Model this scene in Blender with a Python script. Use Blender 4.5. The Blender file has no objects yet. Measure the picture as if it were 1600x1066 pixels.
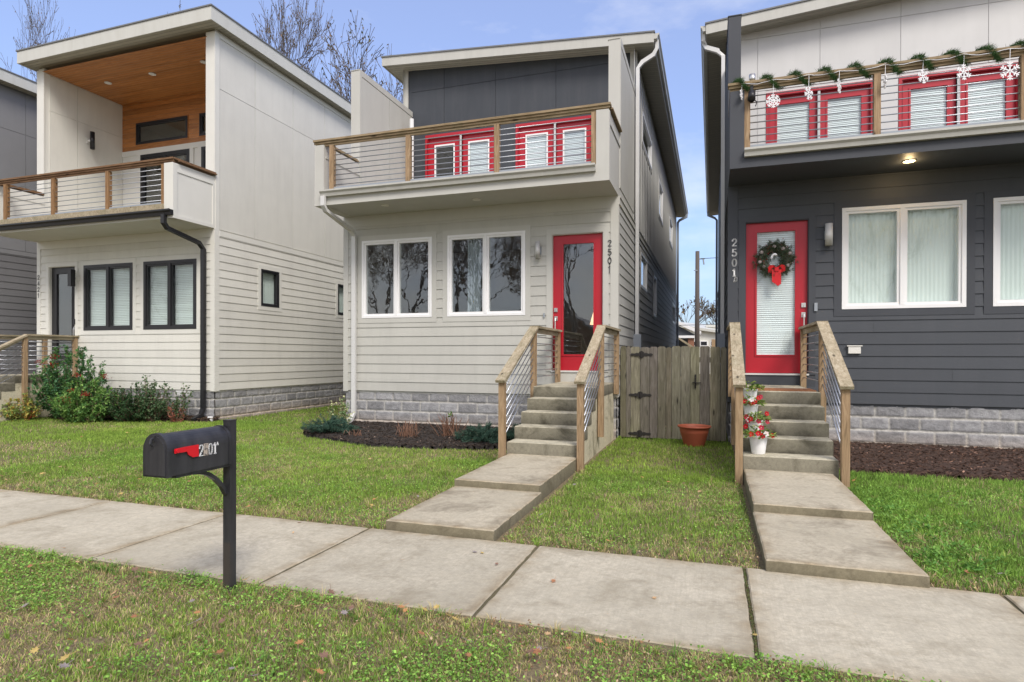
import bpy, math, random
import numpy as np
from mathutils import Vector, Matrix
R = math.radians
random.seed(7)
rng = np.random.default_rng(11)
C = bpy.context.scene.collection
scene = bpy.context.scene

# ------------------------------------------------------------------ camera, world, sun
def setup_camera():
    yaw, p, r = R(18.326), R(-0.165), R(0.157)
    f = Vector((-math.sin(yaw)*math.cos(p), math.cos(yaw)*math.cos(p), math.sin(p)))
    rt = Vector((math.cos(yaw), math.sin(yaw), 0)); up = rt.cross(f)
    rt2 = rt*math.cos(r)+up*math.sin(r); up2 = -rt*math.sin(r)+up*math.cos(r)
    cd = bpy.data.cameras.new("camera"); cam = bpy.data.objects.new("camera", cd); C.objects.link(cam)
    m = Matrix((rt2, up2, -f)).transposed().to_4x4(); m.translation = (0, 0, 1.445); cam.matrix_world = m
    cd.sensor_width = 36; cd.lens = 21.187; cd.shift_y = 0.01702; cd.clip_start = .05; cd.clip_end = 3000
    scene.camera = cam
setup_camera()
SUN_EL, SUN_AZ = 47, 143      # azimuth measured clockwise from +y
def setup_light():
    w = bpy.data.worlds.new("World"); scene.world = w; w.use_nodes = True
    nt = w.node_tree; N = nt.nodes; L = nt.links; N.clear()
    out = N.new('ShaderNodeOutputWorld'); bg = N.new('ShaderNodeBackground'); L.new(bg.outputs[0], out.inputs[0])
    sky = N.new('ShaderNodeTexSky'); sky.sky_type = 'NISHITA'; sky.sun_disc = False
    sky.sun_elevation = R(SUN_EL); sky.sun_rotation = R(SUN_AZ); sky.air_density = 1.0; sky.dust_density = 1.2; sky.ozone_density = 3.0; sky.altitude = 100
    tc = N.new('ShaderNodeTexCoord'); sep = N.new('ShaderNodeSeparateXYZ'); L.new(tc.outputs['Generated'], sep.inputs[0])
    mp = N.new('ShaderNodeMapping'); mp.inputs['Scale'].default_value = (1, 1, 2.6); L.new(tc.outputs['Generated'], mp.inputs[0])
    no = N.new('ShaderNodeTexNoise'); no.inputs['Scale'].default_value = 2.2; no.inputs['Detail'].default_value = 9; no.inputs['Roughness'].default_value = .58
    L.new(mp.outputs[0], no.inputs['Vector'])
    # cloud: extra added unseen behind the camera (-y) for fill light, some near horizon
    a = N.new('ShaderNodeMapRange'); L.new(sep.outputs['Y'], a.inputs[0]); a.inputs[1].default_value = .5; a.inputs[2].default_value = -.5; a.inputs[3].default_value = 0; a.inputs[4].default_value = .34
    b = N.new('ShaderNodeMapRange'); L.new(sep.outputs['Z'], b.inputs[0]); b.inputs[1].default_value = .34; b.inputs[2].default_value = .0; b.inputs[3].default_value = -.05; b.inputs[4].default_value = .10
    s1 = N.new('ShaderNodeMath'); s1.operation = 'ADD'; L.new(a.outputs[0], s1.inputs[0]); L.new(b.outputs[0], s1.inputs[1])
    s2 = N.new('ShaderNodeMath'); s2.operation = 'ADD'; L.new(s1.outputs[0], s2.inputs[0]); L.new(no.outputs[0], s2.inputs[1])
    cl = N.new('ShaderNodeMapRange'); L.new(s2.outputs[0], cl.inputs[0]); cl.inputs[1].default_value = .50; cl.inputs[2].default_value = .92; cl.inputs[4].default_value = .92
    mul = N.new('ShaderNodeMix'); mul.data_type = 'RGBA'; mul.blend_type = 'MULTIPLY'; mul.inputs['Factor'].default_value = 1
    L.new(sky.outputs[0], mul.inputs['A'])
    el_ = N.new('ShaderNodeValToRGB'); L.new(sep.outputs['Z'], el_.inputs[0]); e_ = el_.color_ramp.elements; e_[0].position = .0; e_[0].color = (.95, 1.05, 1.35, 1); e_[1].position = .55; e_[1].color = (3.3, 2.6, 2.5, 1)
    e2 = e_.new(.2); e2.color = (1.9, 1.75, 1.85, 1); L.new(el_.outputs[0], mul.inputs['B'])
    mix = N.new('ShaderNodeMix'); mix.data_type = 'RGBA'; L.new(cl.outputs[0], mix.inputs['Factor'])
    L.new(mul.outputs['Result'], mix.inputs['A']); mix.inputs['B'].default_value = (10.6, 10.5, 10.4, 1)
    L.new(mix.outputs['Result'], bg.inputs[0]); bg.inputs[1].default_value = .085
    sl = bpy.data.lights.new("sun", 'SUN'); so = bpy.data.objects.new("sun", sl); C.objects.link(so)
    sl.energy = 2.2; sl.angle = R(20); sl.color = (1, .95, .88)
    el, az = R(SUN_EL), R(SUN_AZ)
    d = Vector((math.sin(az)*math.cos(el), math.cos(az)*math.cos(el), math.sin(el)))
    so.rotation_euler = d.to_track_quat('Z', 'Y').to_euler(); so.location = (0, -5, 12)
setup_light()
vs = scene.view_settings
vs.view_transform = 'Standard'; vs.look = 'None'; vs.gamma = 1; vs.use_curve_mapping = False; vs.exposure = 0.48
scene.render.engine = 'CYCLES'
scene.cycles.max_bounces = 8; scene.cycles.transparent_max_bounces = 12

# ------------------------------------------------------------------ mesh builder
def fr(u, z, d, y=10.6): return (u, y-d, z)
def FRONT(y): return lambda u, z, d: (u, y-d, z)
def RIGHT(x): return lambda u, z, d: (x+d, u, z)      # wall facing +x, u = y
def LEFT(x): return lambda u, z, d: (x-d, u, z)       # wall facing -x
class MB:
    def __init__(s): s.v = []; s.f = []; s.t = []; s.tint = (1, 1, 1)
    def poly(s, pts):
        n = len(s.v); s.v += [tuple(p) for p in pts]; s.t += [s.tint]*len(pts); s.f.append(tuple(range(n, n+len(pts)))); return s
    def box(s, x0, x1, y0, y1, z0, z1): return s.fbox(lambda u, z, d: (u, d, z), x0, x1, z0, z1, y0, y1)
    def fbox(s, F, u0, u1, z0, z1, d0, d1):
        P = [F(u, z, d) for z in (z0, z1) for d in (d0, d1) for u in (u0, u1)]
        return s.hexa(P)
    def hexa(s, P):
        n = len(s.v); s.v += [tuple(p) for p in P]; s.t += [s.tint]*8
        s.f += [tuple(n+i for i in q) for q in ((0, 1, 3, 2), (4, 6, 7, 5), (0, 4, 5, 1), (2, 3, 7, 6), (0, 2, 6, 4), (1, 5, 7, 3))]; return s
    def bar(s, p, q, w, h, up=(0, 0, 1)):       # w sideways, h along up
        p, q = Vector(p), Vector(q); d = (q-p).normalized(); up = Vector(up)
        sd = d.cross(up).normalized(); u2 = sd.cross(d)
        P = [b+sd*(w/2*a)+u2*(h/2*c) for c in (-1, 1) for b in (p, q) for a in (-1, 1)]
        return s.hexa(P)
    def tube(s, path, r, n=8, cap=True):
        path = [Vector(p) for p in path]; rs = r if isinstance(r, (list, tuple)) else [r]*len(path)
        rings = []; ref = Vector((0, 0, 1)); prev = None
        for i, p in enumerate(path):
            d = (path[min(i+1, len(path)-1)]-path[max(i-1, 0)]).normalized()
            if prev is None:
                a = d.cross(ref if abs(d.z) < .9 else Vector((1, 0, 0))).normalized()
            else:
                a = (prev-d*prev.dot(d)).normalized()
            prev = a; b = d.cross(a)
            k = len(s.v)
            for j in range(n):
                t = 2*math.pi*j/n; s.v.append(tuple(p+a*(math.cos(t)*rs[i])+b*(math.sin(t)*rs[i])))
            s.t += [s.tint]*n; rings.append(k)
        for a, b in zip(rings, rings[1:]):
            for j in range(n): s.f.append((a+j, a+(j+1) % n, b+(j+1) % n, b+j))
        if cap: s.f.append(tuple(rings[0]+j for j in range(n))[::-1]); s.f.append(tuple(rings[-1]+j for j in range(n)))
        return s
    def sqtube(s, path, w, h):                   # rectangular downspout: mitred ring at each point
        path = [Vector(p) for p in path]; k0 = []
        for i, p in enumerate(path):
            d = (path[min(i+1, len(path)-1)]-path[max(i-1, 0)]).normalized()
            ref = Vector((0, 1, 0)) if abs(d.z) > .8 else Vector((0, 0, 1))
            a = Vector((1, 0, 0)) if abs(d.x) < .7 else Vector((0, 1, 0))
            a = (a-d*a.dot(d)).normalized(); b = d.cross(a); k0.append(len(s.v))
            for x, y in ((-1, -1), (1, -1), (1, 1), (-1, 1)): s.v.append(tuple(p+a*(x*w/2)+b*(y*h/2)))
            s.t += [s.tint]*4
        for a, b in zip(k0, k0[1:]):
            for j in range(4): s.f.append((a+j, a+(j+1) % 4, b+(j+1) % 4, b+j))
        s.f.append(tuple(k0[0]+j for j in range(4))); s.f.append(tuple(k0[-1]+j for j in range(4))); return s
    def lathe(s, prof, c, n=32):
        k = len(s.v); c = Vector(c)
        for r, z in prof:
            for j in range(n):
                t = 2*math.pi*j/n; s.v.append((c.x+r*math.cos(t), c.y+r*math.sin(t), c.z+z))
            s.t += [s.tint]*n
        for i in range(len(prof)-1):
            for j in range(n): s.f.append((k+i*n+j, k+i*n+(j+1) % n, k+(i+1)*n+(j+1) % n, k+(i+1)*n+j))
        return s
    def sheet(s, F, u0, u1, z0, z1, holes=(), d=0):
        us = sorted({u0, u1, *[min(max(h[i], u0), u1) for h in holes for i in (0, 1)]})
        zs = sorted({z0, z1, *[min(max(h[i], z0), z1) for h in holes for i in (2, 3)]})
        for a, b in zip(us, us[1:]):
            for c, e in zip(zs, zs[1:]):
                m, n = (a+b)/2, (c+e)/2
                if any(h[0] < m < h[1] and h[2] < n < h[3] for h in holes): continue
                s.poly([F(a, c, d), F(b, c, d), F(b, e, d), F(a, e, d)])
        return s
    def siding(s, F, u0, u1, z0, z1, holes=(), ex=.18, lip=.024, base=.011, gaps=True):
        k = 0; z = z0
        while z < z1-1e-4:
            zt = min(z+ex, z1); zs = sorted({z, zt, *[h[i] for h in holes for i in (2, 3) if z < h[i] < zt]})
            tv = random.uniform(.96, 1.03); s.tint = (tv, tv, tv)
            for a, b in zip(zs, zs[1:]):
                m = (a+b)/2; bl = sorted((max(h[0], u0), min(h[1], u1)) for h in holes if h[2] < m < h[3] and h[1] > u0 and h[0] < u1)
                cur = u0; segs = []
                for x0, x1 in bl:
                    if x0 > cur: segs.append((cur, x0))
                    cur = max(cur, x1)
                if cur < u1: segs.append((cur, u1))
                dd = lambda q: lip+(base-lip)*(q-z)/ex
                if a == z: jt = random.uniform(0, 3.66)
                s2 = []
                for x0, x1 in segs:
                    c0 = x0; c = u0+jt
                    while c < x1-.05:
                        if c > c0+.05: s2.append((c0, c-.0015)); c0 = c+.0015
                        c += 3.66
                    s2.append((c0, x1))
                for x0, x1 in s2:
                    tw = random.uniform(.97, 1.025); s.tint = (tv*tw,)*3
                    s.poly([F(x0, a, dd(a)), F(x1, a, dd(a)), F(x1, b, dd(b)), F(x0, b, dd(b))])
                    if a == z:
                        s.poly([F(x0, a, -.002), F(x1, a, -.002), F(x1, a, lip), F(x0, a, lip)])
            z = zt; k += 1
        s.tint = (1, 1, 1); return s
    def panels(s, F, us, zf, holes=(), gap=.010, d=.012):
        # flat cement panels between the joints us; zf(u) -> list of z cuts
        for a, b in zip(us, us[1:]):
            za, zb = zf(a), zf(b)
            for i in range(len(za)-1):
                g = gap/2; tv = random.uniform(.975, 1.02); s.tint = (tv,)*3
                sl = lambda u, k: za[k]+(zb[k]-za[k])*(u-a)/(b-a)
                cuts = [h for h in holes if h[0] < b and h[1] > a and h[2] < zb[i+1] and h[3] > za[i]]
                if cuts: s.sheet(F, a+g, b-g, za[i]+g, min(za[i+1], zb[i+1])-g, cuts, d); continue
                p = [(a+g, sl(a+g, i)+g), (b-g, sl(b-g, i)+g), (b-g, sl(b-g, i+1)-g), (a+g, sl(a+g, i+1)-g)]
                s.poly([F(u, z, d) for u, z in p])
                for j in range(4):
                    (u1, z1), (u2, z2) = p[j], p[(j+1) % 4]; s.poly([F(u1, z1, 0), F(u2, z2, 0), F(u2, z2, d), F(u1, z1, d)])
        s.tint = (1, 1, 1); return s

def root_loc(o):
    while o.parent: o = o.parent
    return o.location
def part(name, mb, mat, parent=None, smooth=False, label=None):
    me = bpy.data.meshes.new(name)
    loc = root_loc(parent) if parent else Vector((0, 0, 0))
    me.from_pydata([(v[0]-loc.x, v[1]-loc.y, v[2]-loc.z) for v in mb.v], [], mb.f)
    at = me.color_attributes.new('tint', 'FLOAT_COLOR', 'POINT')
    at.data.foreach_set('color', np.hstack([np.array(mb.t, dtype=np.float32).reshape(-1, 3), np.ones((len(mb.t), 1), np.float32)]).ravel())
    me.materials.append(mat); me.update()
    if smooth: me.polygons.foreach_set('use_smooth', [True]*len(me.polygons))
    o = bpy.data.objects.new(name, me); C.objects.link(o)
    if parent: o.parent = parent
    if label: o['label'] = label
    return o
def parts(name, mat, parent, *mbs):
    for m in mbs: part(name, m, mat, parent)
def npmesh(name, V, F, T, mat, kind=None):
    me = bpy.data.meshes.new(name); k = F.shape[1]
    me.vertices.add(len(V)); me.vertices.foreach_set('co', V.astype(np.float32).ravel())
    me.loops.add(F.size); me.loops.foreach_set('vertex_index', F.astype(np.int32).ravel())
    me.polygons.add(len(F)); me.polygons.foreach_set('loop_start', np.arange(0, F.size, k, dtype=np.int32)); me.polygons.foreach_set('loop_total', np.full(len(F), k, dtype=np.int32))
    me.update(calc_edges=True)
    at = me.color_attributes.new('tint', 'FLOAT_COLOR', 'POINT')
    at.data.foreach_set('color', np.hstack([T, np.ones((len(T), 1))]).astype(np.float32).ravel())
    me.materials.append(mat); o = bpy.data.objects.new(name, me); C.objects.link(o)
    if kind: o['kind'] = kind
    return o
def thing(name, label, cat, loc, group=None):
    o = bpy.data.objects.new(name, None); C.objects.link(o); o.location = loc; o.empty_display_size = .2
    o['label'] = label; o['category'] = cat
    if group: o['group'] = group
    return o
def tag(o, label, cat, group=None):
    o['label'] = label; o['category'] = cat
    if group: o['group'] = group
    return o
def struct(o): o['kind'] = 'structure'; return o
def center_origin(o, loc):
    loc = Vector(loc); o.data.transform(Matrix.Translation(-loc)); o.location = loc; return o

# ------------------------------------------------------------------ materials
def newmat(name):
    m = bpy.data.materials.new(name); m.use_nodes = True; nt = m.node_tree; nt.nodes.clear()
    out = nt.nodes.new('ShaderNodeOutputMaterial'); b = nt.nodes.new('ShaderNodeBsdfPrincipled'); nt.links.new(b.outputs[0], out.inputs[0])
    return m, nt, b, out
def nnoise(nt, vec, scale, detail=4, rough=.55, dist=0):
    n = nt.nodes.new('ShaderNodeTexNoise'); n.inputs['Scale'].default_value = scale; n.inputs['Detail'].default_value = detail
    n.inputs['Roughness'].default_value = rough; n.inputs['Distortion'].default_value = dist; nt.links.new(vec, n.inputs['Vector']); return n.outputs[0]
def nramp(nt, fac, stops):
    r = nt.nodes.new('ShaderNodeValToRGB'); nt.links.new(fac, r.inputs[0]); el = r.color_ramp.elements
    while len(el) < len(stops): el.new(.5)
    for e, (p, c) in zip(el, stops): e.position = p; e.color = (*c, 1) if len(c) == 3 else c
    return r.outputs[0]
def nmix(nt, fac, a, b, mode='MIX'):
    m = nt.nodes.new('ShaderNodeMix'); m.data_type = 'RGBA'; m.blend_type = mode
    for s, v in (('Factor', fac), ('A', a), ('B', b)):
        if isinstance(v, (int, float)): m.inputs[s].default_value = v
        elif isinstance(v, tuple): m.inputs[s].default_value = (*v, 1)
        else: nt.links.new(v, m.inputs[s])
    return m.outputs['Result']
def nvec(nt, scale=(1, 1, 1)):
    tc = nt.nodes.new('ShaderNodeTexCoord'); mp = nt.nodes.new('ShaderNodeMapping'); mp.inputs['Scale'].default_value = scale
    nt.links.new(tc.outputs['Object'], mp.inputs[0]); return mp.outputs[0]
def ntint(nt, col):
    a = nt.nodes.new('ShaderNodeAttribute'); a.attribute_name = 'tint'; return nmix(nt, 1.0, col, a.outputs['Color'], 'MULTIPLY')
def nbump(nt, b, h, strength, dist=.01):
    n = nt.nodes.new('ShaderNodeBump'); n.inputs['Strength'].default_value = strength; n.inputs['Distance'].default_value = dist
    nt.links.new(h, n.inputs['Height']); nt.links.new(n.outputs[0], b.inputs['Normal'])
def paint(name, col, rough=.6, var=.08, dirt=.12, scale=2.2, bump=.12, spec=.4, metal=0, dirtcol=None, fine=60, streak=3.0):
    m, nt, b, _ = newmat(name); v = nvec(nt); vs_ = nvec(nt, (streak, streak, .35))
    c2 = tuple(x*(1-var) for x in col); c3 = tuple(min(1, x*(1+var*.6)) for x in col)
    base = nmix(nt, nnoise(nt, v, scale), c2, c3)
    d = nramp(nt, nnoise(nt, vs_, 1.6, 6, .7), [(.45, (0, 0, 0)), (.75, (1, 1, 1))])
    dm = nt.nodes.new('ShaderNodeMath'); dm.operation = 'MULTIPLY'; nt.links.new(d, dm.inputs[0]); dm.inputs[1].default_value = dirt
    base = nmix(nt, dm.outputs[0], base, dirtcol or tuple(x*.55 for x in col))
    nt.links.new(ntint(nt, base), b.inputs['Base Color']); b.inputs['Roughness'].default_value = rough; b.inputs['Specular IOR Level'].default_value = spec; b.inputs['Metallic'].default_value = metal
    if bump: nbump(nt, b, nnoise(nt, v, fine, 3), bump, .004)
    return m
def wood(name, ca, cb, cc, axis='z', rough=.8, bump=.5, green=0):
    st = {'x': (1.2, 14, 14), 'y': (14, 1.2, 14), 'z': (14, 14, 1.2)}[axis]
    m, nt, b, _ = newmat(name); v = nvec(nt, st); v0 = nvec(nt)
    n1 = nnoise(nt, v, 2.0, 8, .65, 1.2); base = nramp(nt, n1, [(.3, ca), (.52, cb), (.75, cc)])
    g = nramp(nt, nnoise(nt, v0, 3.5, 5), [(.45, (0, 0, 0)), (.7, (1, 1, 1))])
    if green:
        gm = nt.nodes.new('ShaderNodeMath'); gm.operation = 'MULTIPLY'; nt.links.new(g, gm.inputs[0]); gm.inputs[1].default_value = green
        base = nmix(nt, gm.outputs[0], base, (.10, .105, .045))
    kn = nt.nodes.new('ShaderNodeTexVoronoi'); kn.inputs['Scale'].default_value = 1; nt.links.new(nvec(nt, tuple(x*.45 if x > 2 else 1.6 for x in st)), kn.inputs['Vector'])
    k = nramp(nt, kn.outputs['Distance'], [(.05, (1, 1, 1)), (.13, (0, 0, 0))]); base = nmix(nt, k, base, tuple(x*.35 for x in ca))
    nt.links.new(ntint(nt, base), b.inputs['Base Color']); b.inputs['Roughness'].default_value = rough; b.inputs['Specular IOR Level'].default_value = .25
    nbump(nt, b, n1, bump, .006); return m
def concrete(name, ca, cb, stain, samt=.5, rough=.9, brush=None):
    m, nt, b, _ = newmat(name); v = nvec(nt)
    base = nmix(nt, nramp(nt, nnoise(nt, v, 1.1, 8, .65), [(.32, (0, 0, 0)), (.68, (1, 1, 1))]), ca, cb)
    base = nmix(nt, nramp(nt, nnoise(nt, v, 26, 10, .82), [(.42, (0, 0, 0)), (.60, (.75, .75, .75))]), base, tuple(x*.55 for x in ca))
    if brush: base = nmix(nt, nramp(nt, nnoise(nt, nvec(nt, (75, 3, 3)), 1.0, 4, .7), [(.45, (0, 0, 0)), (.62, (.4, .4, .4))]), base, tuple(x*.6 for x in ca))
    base = nmix(nt, nramp(nt, nnoise(nt, v, 14, 6, .75), [(.45, (0, 0, 0)), (.62, (.5, .5, .5))]), base, tuple(x*.72 for x in ca))
    s = nramp(nt, nnoise(nt, v, 2.6, 9, .7, .6), [(.50, (0, 0, 0)), (.72, (samt,)*3)]); base = nmix(nt, s, base, stain)
    pit = nt.nodes.new('ShaderNodeTexVoronoi'); pit.inputs['Scale'].default_value = 70; nt.links.new(v, pit.inputs['Vector'])
    p = nramp(nt, pit.outputs['Distance'], [(.06, (.6, .6, .6)), (.13, (0, 0, 0))]); base = nmix(nt, p, base, tuple(x*.4 for x in ca))
    nt.links.new(ntint(nt, base), b.inputs['Base Color']); b.inputs['Roughness'].default_value = rough; b.inputs['Specular IOR Level'].default_value = .25
    h = nnoise(nt, nvec(nt, brush) if brush else v, 60 if not brush else 8, 6, .7); nbump(nt, b, h, .55, .006); return m
def glass(name, tintc=(.94, .965, .955), boost=1.7, rough=.0, warp=.003):
    m, nt, b, out = newmat(name); nt.nodes.remove(b)
    tr = nt.nodes.new('ShaderNodeBsdfTransparent'); tr.inputs[0].default_value = (*tintc, 1)
    gl = nt.nodes.new('ShaderNodeBsdfGlossy'); gl.inputs['Roughness'].default_value = rough; gl.inputs['Color'].default_value = (.95, .97, 1, 1)
    ge = nt.nodes.new('ShaderNodeNewGeometry'); dt = nt.nodes.new('ShaderNodeVectorMath'); dt.operation = 'DOT_PRODUCT'; nt.links.new(ge.outputs['Normal'], dt.inputs[0]); nt.links.new(ge.outputs['Incoming'], dt.inputs[1])
    def mth(op, a, b=None):
        n = nt.nodes.new('ShaderNodeMath'); n.operation = op
        for i, v in enumerate((a, b)):
            if v is None: continue
            if isinstance(v, (int, float)): n.inputs[i].default_value = v
            else: nt.links.new(v, n.inputs[i])
        return n.outputs[0]
    f5 = mth('POWER', mth('SUBTRACT', 1.0, mth('ABSOLUTE', dt.outputs['Value'])), 5.0)
    mt = nt.nodes.new('ShaderNodeMath'); mt.operation = 'MULTIPLY_ADD'; mt.inputs[1].default_value = .9; mt.inputs[2].default_value = boost*.045; mt.use_clamp = True; nt.links.new(f5, mt.inputs[0])
    bp = nt.nodes.new('ShaderNodeBump'); bp.inputs['Strength'].default_value = .35; bp.inputs['Distance'].default_value = warp; nt.links.new(nnoise(nt, nvec(nt), 3.2, 2), bp.inputs['Height'])
    nt.links.new(bp.outputs[0], gl.inputs['Normal'])
    mx = nt.nodes.new('ShaderNodeMixShader'); nt.links.new(mt.outputs[0], mx.inputs[0]); nt.links.new(tr.outputs[0], mx.inputs[1]); nt.links.new(gl.outputs[0], mx.inputs[2])
    nt.links.new(mx.outputs[0], out.inputs[0]); return m
def leafmat(name, trans=.35, rough=.6, spec=.3):
    m, nt, b, out = newmat(name); a = nt.nodes.new('ShaderNodeAttribute'); a.attribute_name = 'tint'
    nt.links.new(a.outputs['Color'], b.inputs['Base Color']); b.inputs['Roughness'].default_value = rough; b.inputs['Specular IOR Level'].default_value = spec
    t = nt.nodes.new('ShaderNodeBsdfTranslucent'); nt.links.new(a.outputs['Color'], t.inputs[0])
    mx = nt.nodes.new('ShaderNodeMixShader'); mx.inputs[0].default_value = trans; nt.links.new(b.outputs[0], mx.inputs[1]); nt.links.new(t.outputs[0], mx.inputs[2]); nt.links.new(mx.outputs[0], out.inputs[0]); return m
def emit(name, col, s):
    m, nt, b, out = newmat(name); b.inputs['Base Color'].default_value = (*col, 1); b.inputs['Emission Color'].default_value = (*col, 1); b.inputs['Emission Strength'].default_value = s; return m
def blockmat():
    m, nt, b, _ = newmat('split_face_block'); v = nvec(nt)
    base = nmix(nt, nramp(nt, nnoise(nt, v, 14, 8, .75), [(.35, (0, 0, 0)), (.65, (1, 1, 1))]), (.205, .205, .205), (.33, .33, .325))
    nt.links.new(ntint(nt, base), b.inputs['Base Color']); b.inputs['Roughness'].default_value = .95
    nbump(nt, b, nnoise(nt, v, 32, 7, .75), .9, .02); return m

M = dict(
    m_wall=paint('warm_grey_paint', (.475, .47, .425), dirt=.18), m_trim=paint('warm_grey_trim', (.50, .495, .45), dirt=.08), m_side=paint('warm_grey_side', (.44, .44, .415)),
    l_wall=paint('cream_paint', (.65, .64, .575), dirt=.16), l_trim=paint('cream_trim', (.68, .672, .61), dirt=.07),
    charcoal=paint('charcoal_panel', (.048, .054, .063), var=.15, dirt=.25, dirtcol=(.1, .1, .105)),
    r_wall=paint('dark_slate_paint', (.058, .064, .073), var=.12, dirt=.2, dirtcol=(.09, .09, .10)), r_trim=paint('dark_slate_trim', (.053, .058, .067), dirt=.1),
    r_panel=paint('pale_panel', (.60, .595, .575), dirt=.08), far_wall=paint('mid_grey_paint', (.23, .232, .238)), far_low=paint('mid_grey_siding', (.17, .17, .175)),
    fascia=paint('fascia_paint', (.49, .485, .44), dirt=.25, rough=.5), lfascia=paint('cream_fascia', (.55, .55, .50), dirt=.22, dirtcol=(.33, .31, .24), rough=.5), soffit=paint('soffit_vinyl', (.44, .42, .34), dirt=.2), roofing=paint('roof_edge_metal', (.16, .165, .17), rough=.5),
    white=paint('white_vinyl', (.80, .80, .79), rough=.35, var=.03, dirt=.08), offw=paint('white_aluminium', (.62, .62, .60), rough=.4, dirt=.15), galv=paint('galvanised_grey', (.30, .33, .36), rough=.45),
    black=paint('black_aluminium', (.018, .018, .02), rough=.4, var=.2), iron=paint('black_iron', (.02, .018, .016), rough=.7), red=paint('red_door_paint', (.42, .010, .022), rough=.38, var=.07, dirt=.05, bump=.05, spec=.5),
    rod=paint('galvanised_rod', (.40, .42, .45), rough=.32, metal=.75, bump=0, dirt=.2), steel=paint('brushed_steel', (.62, .61, .58), rough=.3, metal=.85, bump=0),
    post=wood('post_pine', (.17, .115, .065), (.33, .225, .13), (.46, .345, .22), 'z', green=.15), capx=wood('weathered_cap_x', (.17, .12, .065), (.30, .225, .135), (.40, .32, .21), 'x', green=.35), capy=wood('weathered_cap_y', (.20, .16, .10), (.37, .31, .21), (.52, .47, .35), 'y', green=.45),
    capd=wood('dark_cap_x', (.10, .055, .03), (.20, .115, .06), (.28, .18, .10), 'x'), postd=wood('dark_post', (.14, .075, .035), (.26, .15, .07), (.34, .21, .11), 'z'),
    fence=wood('weathered_fence', (.085, .078, .056), (.165, .152, .112), (.26, .245, .19), 'z', green=.22, bump=.7), orange=None,
    walk=concrete('walk_concrete', (.58, .52, .39), (.40, .36, .265), (.17, .145, .10), .8), sidewalk=concrete('sidewalk_concrete', (.61, .555, .43), (.43, .39, .295), (.25, .215, .15), .75, brush=(1.5, 9, 9)),
    step=concrete('step_concrete', (.66, .61, .46), (.46, .43, .32), (.075, .065, .038), .9), block=blockmat(), mortar=paint('mortar', (.42, .41, .38)),
    glass=glass('window_glass'), glassb=glass('blind_window_glass', boost=.75), blind=paint('pale_blind', (.72, .77, .74), bump=0, dirt=0), wblind=paint('white_blind', (.88, .90, .91), bump=0, dirt=0), inside=paint('interior_wall', (.42, .39, .35)), floor=paint('interior_floor', (.12, .08, .05)),
    leaf=leafmat('leaf'), grass=leafmat('grass_blade', .4, .55, .25), twig=paint('twig_bark', (.16, .10, .07), bump=0), pale_bark=paint('pale_tree_bark', (.21, .19, .17), rough=.9, scale=6), bark=paint('tree_bark', (.10, .085, .075), rough=.9, scale=6), terracotta=paint('terracotta_plastic', (.36, .095, .05), rough=.5, spec=.4), soil=paint('potting_soil', (.03, .02, .014), rough=1),
    mat=paint('coir_mat', (.30, .13, .06), rough=1, bump=.8, fine=200), mailbox=paint('black_mailbox_paint', (.022, .022, .025), rough=.34, var=.2, dirt=.55, dirtcol=(.085, .085, .09), scale=9), redflag=paint('red_flag_paint', (.62, .01, .02), rough=.35, dirt=0, bump=0),
    num=paint('number_metal', (.13, .13, .13), rough=.45, bump=0, dirt=0), numw=paint('white_number', (.8, .8, .78), rough=.5, bump=0, dirt=0), sticker=paint('tan_sticker', (.50, .42, .34), rough=.5, bump=0, dirt=.5),
    ribbon=paint('red_ribbon', (.55, .008, .012), rough=.55, dirt=0), snow=paint('white_plastic', (.85, .85, .86), rough=.4, bump=0, dirt=0), brick=paint('brown_brick', (.26, .12, .07)), lamp=emit('warm_bulb', (1, .72, .32), 6), lampoff=paint('frosted_trim', (.72, .70, .64), bump=0, dirt=0), shade=emit('lamp_shade_lit', (1, .62, .36), 1.2),
)
def plankmat():
    m, nt, b, _ = newmat('cedar_ceiling_planks'); v = nvec(nt, (1.0, 12, 12)); n1 = nnoise(nt, v, 2.2, 7, .6, 1)
    base = nramp(nt, n1, [(.3, (.30, .105, .025)), (.55, (.44, .18, .05)), (.8, (.56, .26, .085))])
    nt.links.new(ntint(nt, base), b.inputs['Base Color']); b.inputs['Roughness'].default_value = .45; nbump(nt, b, n1, .2, .004); return m
M['orange'] = plankmat()
def vn(x, y, s=1.0, seed=0):          # smooth 2-D value noise in 0..1
    x = np.asarray(x, float)*s+seed*17.3; y = np.asarray(y, float)*s+seed*9.1
    xi = np.floor(x); yi = np.floor(y); fx = x-xi; fy = y-yi; fx = fx*fx*(3-2*fx); fy = fy*fy*(3-2*fy)
    h = lambda a, b: np.modf(np.abs(np.sin(a*127.1+b*311.7)*43758.5453))[0]
    return (h(xi, yi)*(1-fx)+h(xi+1, yi)*fx)*(1-fy)+(h(xi, yi+1)*(1-fx)+h(xi+1, yi+1)*fx)*fy
def fbm(x, y, s=1.0, seed=0, o=4):
    r = 0; a = .5
    for i in range(o): r = r+a*vn(x, y, s*2**i, seed+i*3); a *= .5
    return r/.94

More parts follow.
